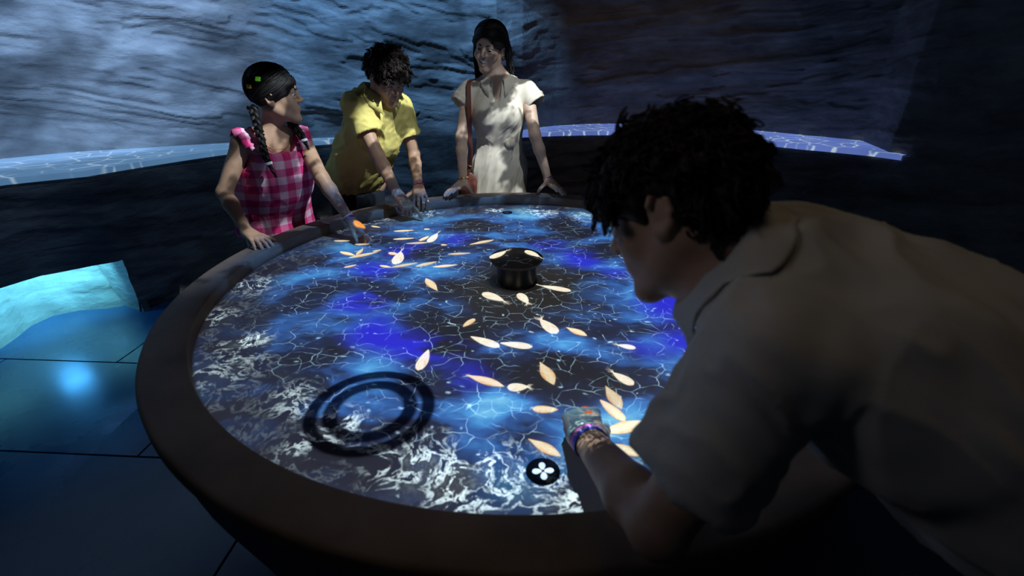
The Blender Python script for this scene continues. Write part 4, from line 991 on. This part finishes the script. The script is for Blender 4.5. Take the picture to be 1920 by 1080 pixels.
# ---------------------------------------------------------------- the woman
def woman():
    base = A3(-.10, 1.36, 0); up = A3(0, 0, 1); f = nz(A3(-.03, -1, 0)); r = nz(np.cross(f, up))
    e = tag(empty('person', base), 'smiling woman in a beige wrap dress with both hands on the rim', 'person', 'guests around the table')
    Rs, Ls = aty(880, 170, 1.285), aty(987, 170, 1.275); neck = (Rs + Ls) / 2 + A3(0, .0, .055); pel = A3(-.095, 1.335, .90); chest = (Rs + Ls) / 2 + A3(0, .0, -.12); waist = A3(-.09, 1.315, 1.075)
    hd = Head(aty(918, 89, 1.255), (-.31, -.93, -.20), (.13, -.10, 1), .98)
    Re, Rw = A3(-.300, 1.160, 1.108), atz(868, 341, .868); Le, Lw = A3(.112, 1.150, 1.120), atz(1028, 337, .868)
    S = SDF(); hb = hd.build(S, neck, .046, 'smile')
    S.cone(neck, Rs, .042, .042, .045); S.cone(neck, Ls, .042, .042, .045); S.cone(chest + A3(0, 0, .06), waist, .135, .105, .05, f, .62); S.cone(waist, pel, .105, .15, .05, f, .66)
    for sh, el, wr in ((Rs, Re, Rw), (Ls, Le, Lw)):
        S.cone(sh, el, .041, .032, .02); S.cone(el, el + (wr - el) * .3, .032, .032, .015); S.cone(el + (wr - el) * .3, wr, .032, .0215, .015)
    h1 = hand(S, Rw, atz(836, 368, .822) - Rw, (-.1, .15, 1), True, [(-14, 6, 6), (-8, 8, 6), (-4, 10, 8), (0, 12, 8)], .95, 12, (.35, .80, -.45), 8)
    h2 = hand(S, Lw, atz(1054, 362, .822) - Lw, (.1, .15, 1), False, [(-14, 6, 6), (-8, 8, 6), (-4, 10, 8), (0, 12, 8)], .95, 12, (.35, .80, -.45), 8)
    hips = [pel + r * .09 - A3(0, 0, .03), pel - r * .09 - A3(0, 0, .03)]; feet = [base + r * .09, base - r * .09]; legs(S, hips, feet, .085, .055, .038)
    skin_obj(e, base, S, .006, [(hb[0], hb[1], .0026), (h1[0], h1[1], .0025), (h2[0], h2[1], .0025)], MATS['skin_woman'], hd)
    eyes(hd, e, base, (-.1, .97, -.1), .012)
    Tm = SDF()
    for g in (-1, 1): Tm.cone(hd.L(g * .021, .0800, -.0500), hd.L(0, .0885, -.0555), .0036 * hd.sc, .0052 * hd.sc, .003, A3(0, 0, 1) @ hd.M, 1.3)
    obj('teeth', *Tm.mesh(.0014), MATS['teeth'], e, base=base)
    for ft in feet: shoe(e, base, ft, f, MATS['leather'], .24)
    D = SDF(); ch2 = chest + f * .012
    D.cone(neck - up * .045, Rs - r * .01, .050, .050, .03); D.cone(neck - up * .045, Ls + r * .01, .050, .050, .03)
    D.cone((Rs + Ls) / 2 - up * .045, ch2, .142, .142, .04, f, .66); D.cone(ch2, waist, .142, .118, .05, f, .68); D.cone(waist, pel, .118, .158, .05, f, .70); D.cone(pel, pel - up * .40, .158, .20, .05, f, .80)
    for g in (-1, 1): D.ell(chest + f * .075 + r * g * .058 + up * .0, (.055, .05, .058), frame(f, up), .05)
    for sh, el in ((Rs, Re), (Ls, Le)):
        g = 1 if sh is Rs else -1; dv = nz(nz(el - sh) + r * g * .55); c1 = sh + dv * .095; D.cone(sh, c1 + dv * .03, .052, .062, .03, f, 1.1); D.cut(c1, dv, c1 + dv * .05, .085); D.cone(c1 - dv * .035, c1 + dv * .05, .048, .060, .004, mode='s')
        D.cone(c1 - dv * .030, c1 - dv * .029, .064, .064, .004, dv, .16)
    D.ell(neck + up * .02 + f * .01, (.058, .062, .07), frame(f, up), .01, 's'); D.cone(neck + f * .04, chest + f * .145 + up * .03, .030, .008, .012, mode='s')
    knot = waist - r * .068 + f * .088 - up * .01
    for a in (-.02, .02, .055, .09, .13): D.cone(knot, waist + r * .105 + f * .035 + up * a,   .015, .015, .009)
    for a, b in ((.06, -.16), (.02, -.24), (-.03, -.28), (-.055, -.20)): D.cone(knot, waist + f * .115 * .8 + r * a + up * b, .017, .005, .010)
    for a in (.03, .07): D.cone(knot, waist - r * .10 + f * .03 + up * a, .012, .010, .018)
    D.ell(knot + f * .012, (.028, .024, .026), frame(f, up), .010); D.cone(chest + f * .105 + r * .02 + up * .05, knot + up * .03, .012, .014, .008)
    D.cut(pel - up * .40, (0, 0, -1), pel - up * .4, .4)
    V, F = D.mesh(.0055); h = (V - waist) @ up; V = fold(V, F, A3(.15, 0, 1), .008, 15, 41, .14, .5 + .6 * sstep(-h, 0, .1)); V = fold(V, F, A3(.5, 0, .8), .004, 28, 44, .3); obj('dress', V, F, MATS['dress_beige'], e, base=base)
    N = vnormals(V, F); Vk, Fk = collar(neck + up * .002 + f * .006, nz(up + f * .12), f, .062, .030, .030, 26, .060); solid(obj('collar', drape(Vk, V, N), Fk, MATS['dress_beige'], e, base=base), .003)
    # long hair
    Vc, Fc = scalp_cap(hd, .010); rg = np.random.default_rng(8); P = []
    for k in range(520):
        g = -1 if rg.random() < .5 else 1; y0 = rg.uniform(-.75, .72); z0 = nz(A3(g * abs(rg.normal(.03, .12)) + .08, y0, 1)) if k % 3 else hairline_dir(rg, g); az = rg.uniform(.15, 1.0) if y0 > 0 else rg.uniform(.5, 1.35)
        s1 = nz(A3(g * math.cos(az - .35), -math.sin(az) * .9 + .12, -.10)); p = [HC + z0 * (HR + .012)]
        for t in (.33, .66, 1.0): q = nz(z0 * (1 - t) + s1 * t); p.append(HC + q * (HR + .018 + .006 * rg.uniform(-1, 1)))
        Wp = [hd.c + hd.sc * (v @ hd.M) for v in p]; lr = hd.loc(Wp[-1][None])[0]
        sd = nz(hd.M[0] * A3(1, 1, 0)) * np.sign(lr[0]); bk = -nz(hd.M[1] * A3(1, 1, 0)); Ln = rg.uniform(.12, .25)
        for t in (.25, .5, .75, 1.0): Wp.append(Wp[3] + sd * (.012 * t + .010 * math.sin(6 * t + k)) + bk * (.035 * t + .012 * math.sin(5 * t + k * .7)) - up * Ln * t)
        P.append(Wp)
    P = np.array(P); t = np.linspace(0, 7, 18); i = np.minimum(t.astype(int), 6); fr = (t - i)[None, :, None]; P2 = P[:, i] * (1 - fr) + P[:, i + 1] * fr
    for _ in range(3): P2[:, 1:-1] = (P2[:, :-2] + 2 * P2[:, 1:-1] + P2[:, 2:]) / 4
    obj('hair', *join([(Vc, Fc), strands(P2, .0042, .0018)]), MATS['hair_black'], e, base=base)
    for g in (-1, 1):
        p = hd.L(g * .084, -.004, -.042); Sx = SDF().ell(p, (.005, .005, .005)); obj('earring', *Sx.mesh(.0014), MATS['gold'], e, base=base)
    ax = nz(Lw - Le); wristband(e, base, Lw - ax * .012, ax, .0265, .0245, A3(0, -1, .0), .020, [MATS['band_purple'], MATS['band_red']], 'EXPLORA', 90, None, -1)
    ax = nz(Rw - Re)
    for k in (0, 1): obj('bracelet', *band(Rw - ax * (.008 + .013 * k), ax, .0275, .0255, A3(.2, -1, .3 * k), .006), MATS['gold'], e, base=base)
    # her shoulder bag: a thing of its own
    bp = aty(884, 352, 1.26); b = tag(empty('shoulder_bag', bp), 'small reddish brown leather bag with long strap at the woman\'s hip', 'bag')
    Sx = SDF(); Sx.cone(bp + up * -.05 - r * -.02, bp + up * .035 - r * -.02, .062, .060, .01, f, .42); Sx.cut(bp + up * .055, up, bp + up * .1, .12); obj('pouch', *Sx.mesh(.005), MATS['leather'], b, base=bp)
    Sx = SDF(); Sx.cone(bp + up * .045 + f * .018 + r * .02, bp - up * .005 + f * .034 + r * .02, .055, .048, .006, f, .12); obj('flap', *Sx.mesh(.005), MATS['leather'], b, base=bp)
    top = Rs - r * .055 + up * .062; P = [bp + up * .05 + r * .03 + f * .02, aty(884, 300, 1.20), aty(881, 240, 1.155), aty(880, 200, 1.165), aty(879, 165, 1.20), aty(879, 150, 1.235), top - f * .005, top - f * .05 - up * .02]
    P = np.array(P); t = np.linspace(0, len(P) - 1, 40); C = np.stack([np.interp(t, range(len(P)), P[:, i]) for i in range(3)], 1)
    for _ in range(4): C[1:-1] = (C[:-2] + 2 * C[1:-1] + C[2:]) / 4
    st = np.stack([C - r * .011, C + r * .011], 1).reshape(-1, 3); solid(obj('strap', st, grid_faces(40, 2), MATS['leather'], b, smooth=False, base=bp), .003)
    for k in (0, 1): obj('buckle', *band(C[1 + 3 * k], nz(C[2] - C[1]), .013, .006, f, .006), MATS['gold'], b, base=bp)
woman()
# ---------------------------------------------------------------- the man in front
def man():
    cw = lambda a, b, c: a * RT + b * UPV + c * FW
    base = A3(.86, -1.22, 0); up = A3(0, 0, 1)
    e = tag(empty('person', base), 'dark-haired man in a pale shirt bending over the near rim, seen from behind', 'person', 'guests around the table')
    Ls, Rs = atd(1455, 665, .575), A3(.53, -.85, 1.155); mid = (Ls + Rs) / 2; r = nz(Rs - Ls); neck = atd(1372, 512, .68)
    pel = A3(.80, -1.14, .96); sp = nz(pel - mid); f = nz(np.cross(r, sp)); f = f if f[2] < 0 else -f; chest = mid + sp * .14; waist = mid + sp * .34
    hd = Head(atd(1262, 402, .69), cw(-.72, -.26, .64), cw(.08, .95, -.20), .98)
    Le, Lw = A3(.192, -1.135, .90), atz(1100, 822, .835); Re, Rw = A3(.74, -.74, 1.02), A3(.93, -.62, .845)
    S = SDF(); hb = hd.build(S, neck, .056)
    S.cone(neck, Rs, .055, .055, .05); S.cone(neck, Ls, .055, .055, .05); S.cone(mid, chest, .15, .16, .05, f, .65); S.cone(chest, waist, .15, .14, .05, f, .7); S.cone(waist, pel, .14, .15, .05, f, .75)
    for sh, el, wr in ((Rs, Re, Rw), (Ls, Le, Lw)):
        S.cone(sh, el, .050, .042, .02); S.cone(el, el + (wr - el) * .3, .042, .044, .015); S.cone(el + (wr - el) * .3, wr, .044, .028, .015)
    h1 = hand(S, Lw, atz(1082, 752, .803) - Lw, (-.1, .1, 1), False, FIST, 1.08, 2, (.75, .45, -.5), 30)
    h2 = hand(S, Rw, (.2, .95, -.25), (0, 0, 1), True, FLAT, 1.05)
    skin_obj(e, base, S, .006, [(hb[0], hb[1], .0026), (h1[0], h1[1], .0022)], MATS['skin_man'], hd)
    eyes(hd, e, base, (0, .85, -.5))
    hips = [pel + r * .09 + A3(.02, 0, -.06), pel - r * .09 + A3(.02, 0, -.06)]; feet = [base + r * .13 + A3(.02, .02, 0), base - r * .13 + A3(.02, 0, 0)]; fd = nz(A3(-.74, .67, 0))
    Tr = SDF(); Tr.cone(pel + sp * -.02, pel + A3(.02, 0, -.06), .165, .165, .03, f, .8); legs(Tr, hips, feet, .10, .085, .075); obj('trousers', *Tr.mesh(.011), MATS['trousers_dark'], e, base=base)
    for ft in feet: shoe(e, base, ft, fd, MATS['shoe_dark'], .29)
    D = SDF(); bk = -f
    D.cone(neck + sp * .055 + bk * .01, Rs, .070, .075, .04); D.cone(neck + sp * .055 + bk * .01, Ls, .070, .070, .04)
    D.cone(mid + bk * .005, chest + bk * .015, .185, .200, .05, f, .66); D.cone(chest + bk * .015, waist, .205, .205, .05, f, .74); D.cone(waist, pel + sp * .06, .205, .21, .05, f, .80)
    for sh, el in ((Rs, Re), (Ls, Le)):
        c1 = sh + (el - sh) * .66; dv = nz(el - sh); D.cone(sh, c1 + dv * .03, .078, .094, .03); D.cut(c1, dv, c1 + dv * .06, .12); D.cone(c1 - dv * .05, c1 + dv * .06, .074, .076, .004, mode='s')
    D.cone(neck + nz(neck - mid) * .015 + f * .01, hd.L(0, -.02, -.03), .064, .064, .01, mode='s')
    D.cut(pel + sp * .10, sp, pel + sp * .15, .4)
    V, F = D.mesh(.0055); V = fold(V, F, A3(.2, .3, .9), .013, 9, 61, .25); V = fold(V, F, A3(-.6, .5, .5), .006, 22, 67, .3); obj('shirt', V, F, MATS['shirt_man'], e, base=base)
    nax = nz(hd.L(0, -.02, -.05) - neck); N = vnormals(V, F); Vk, Fk = collar(neck + nax * .012, nax, nz(f - nax * (f @ nax)), .074, .040, .014, 24, .03, .2); solid(obj('collar', drape(Vk, V, N), Fk, MATS['shirt_man'], e, base=base), .004)
    cap = scalp_cap(hd, .012, .005, .012); hv = join([cap, curly(hd, 700, .052, .0019, 13, .010, .60, (0, .30, -.30), 6.5, 10)]); obj('hair', *hv, MATS['hair_brown'], e, base=base)
    ax = nz(Lw - Le); wristband(e, base, Lw - ax * .012, ax, .0335, .0305, A3(0, -.3, 1), .019, [MATS['band_blue'], MATS['band_pink']], 'EXPLORA', 90, None, -1)
    obj('wristband', *band(Lw + ax * .010, ax, .0335, .0305, A3(0, -.3, 1), .020), MATS['band_clear'], e, base=base)
man()
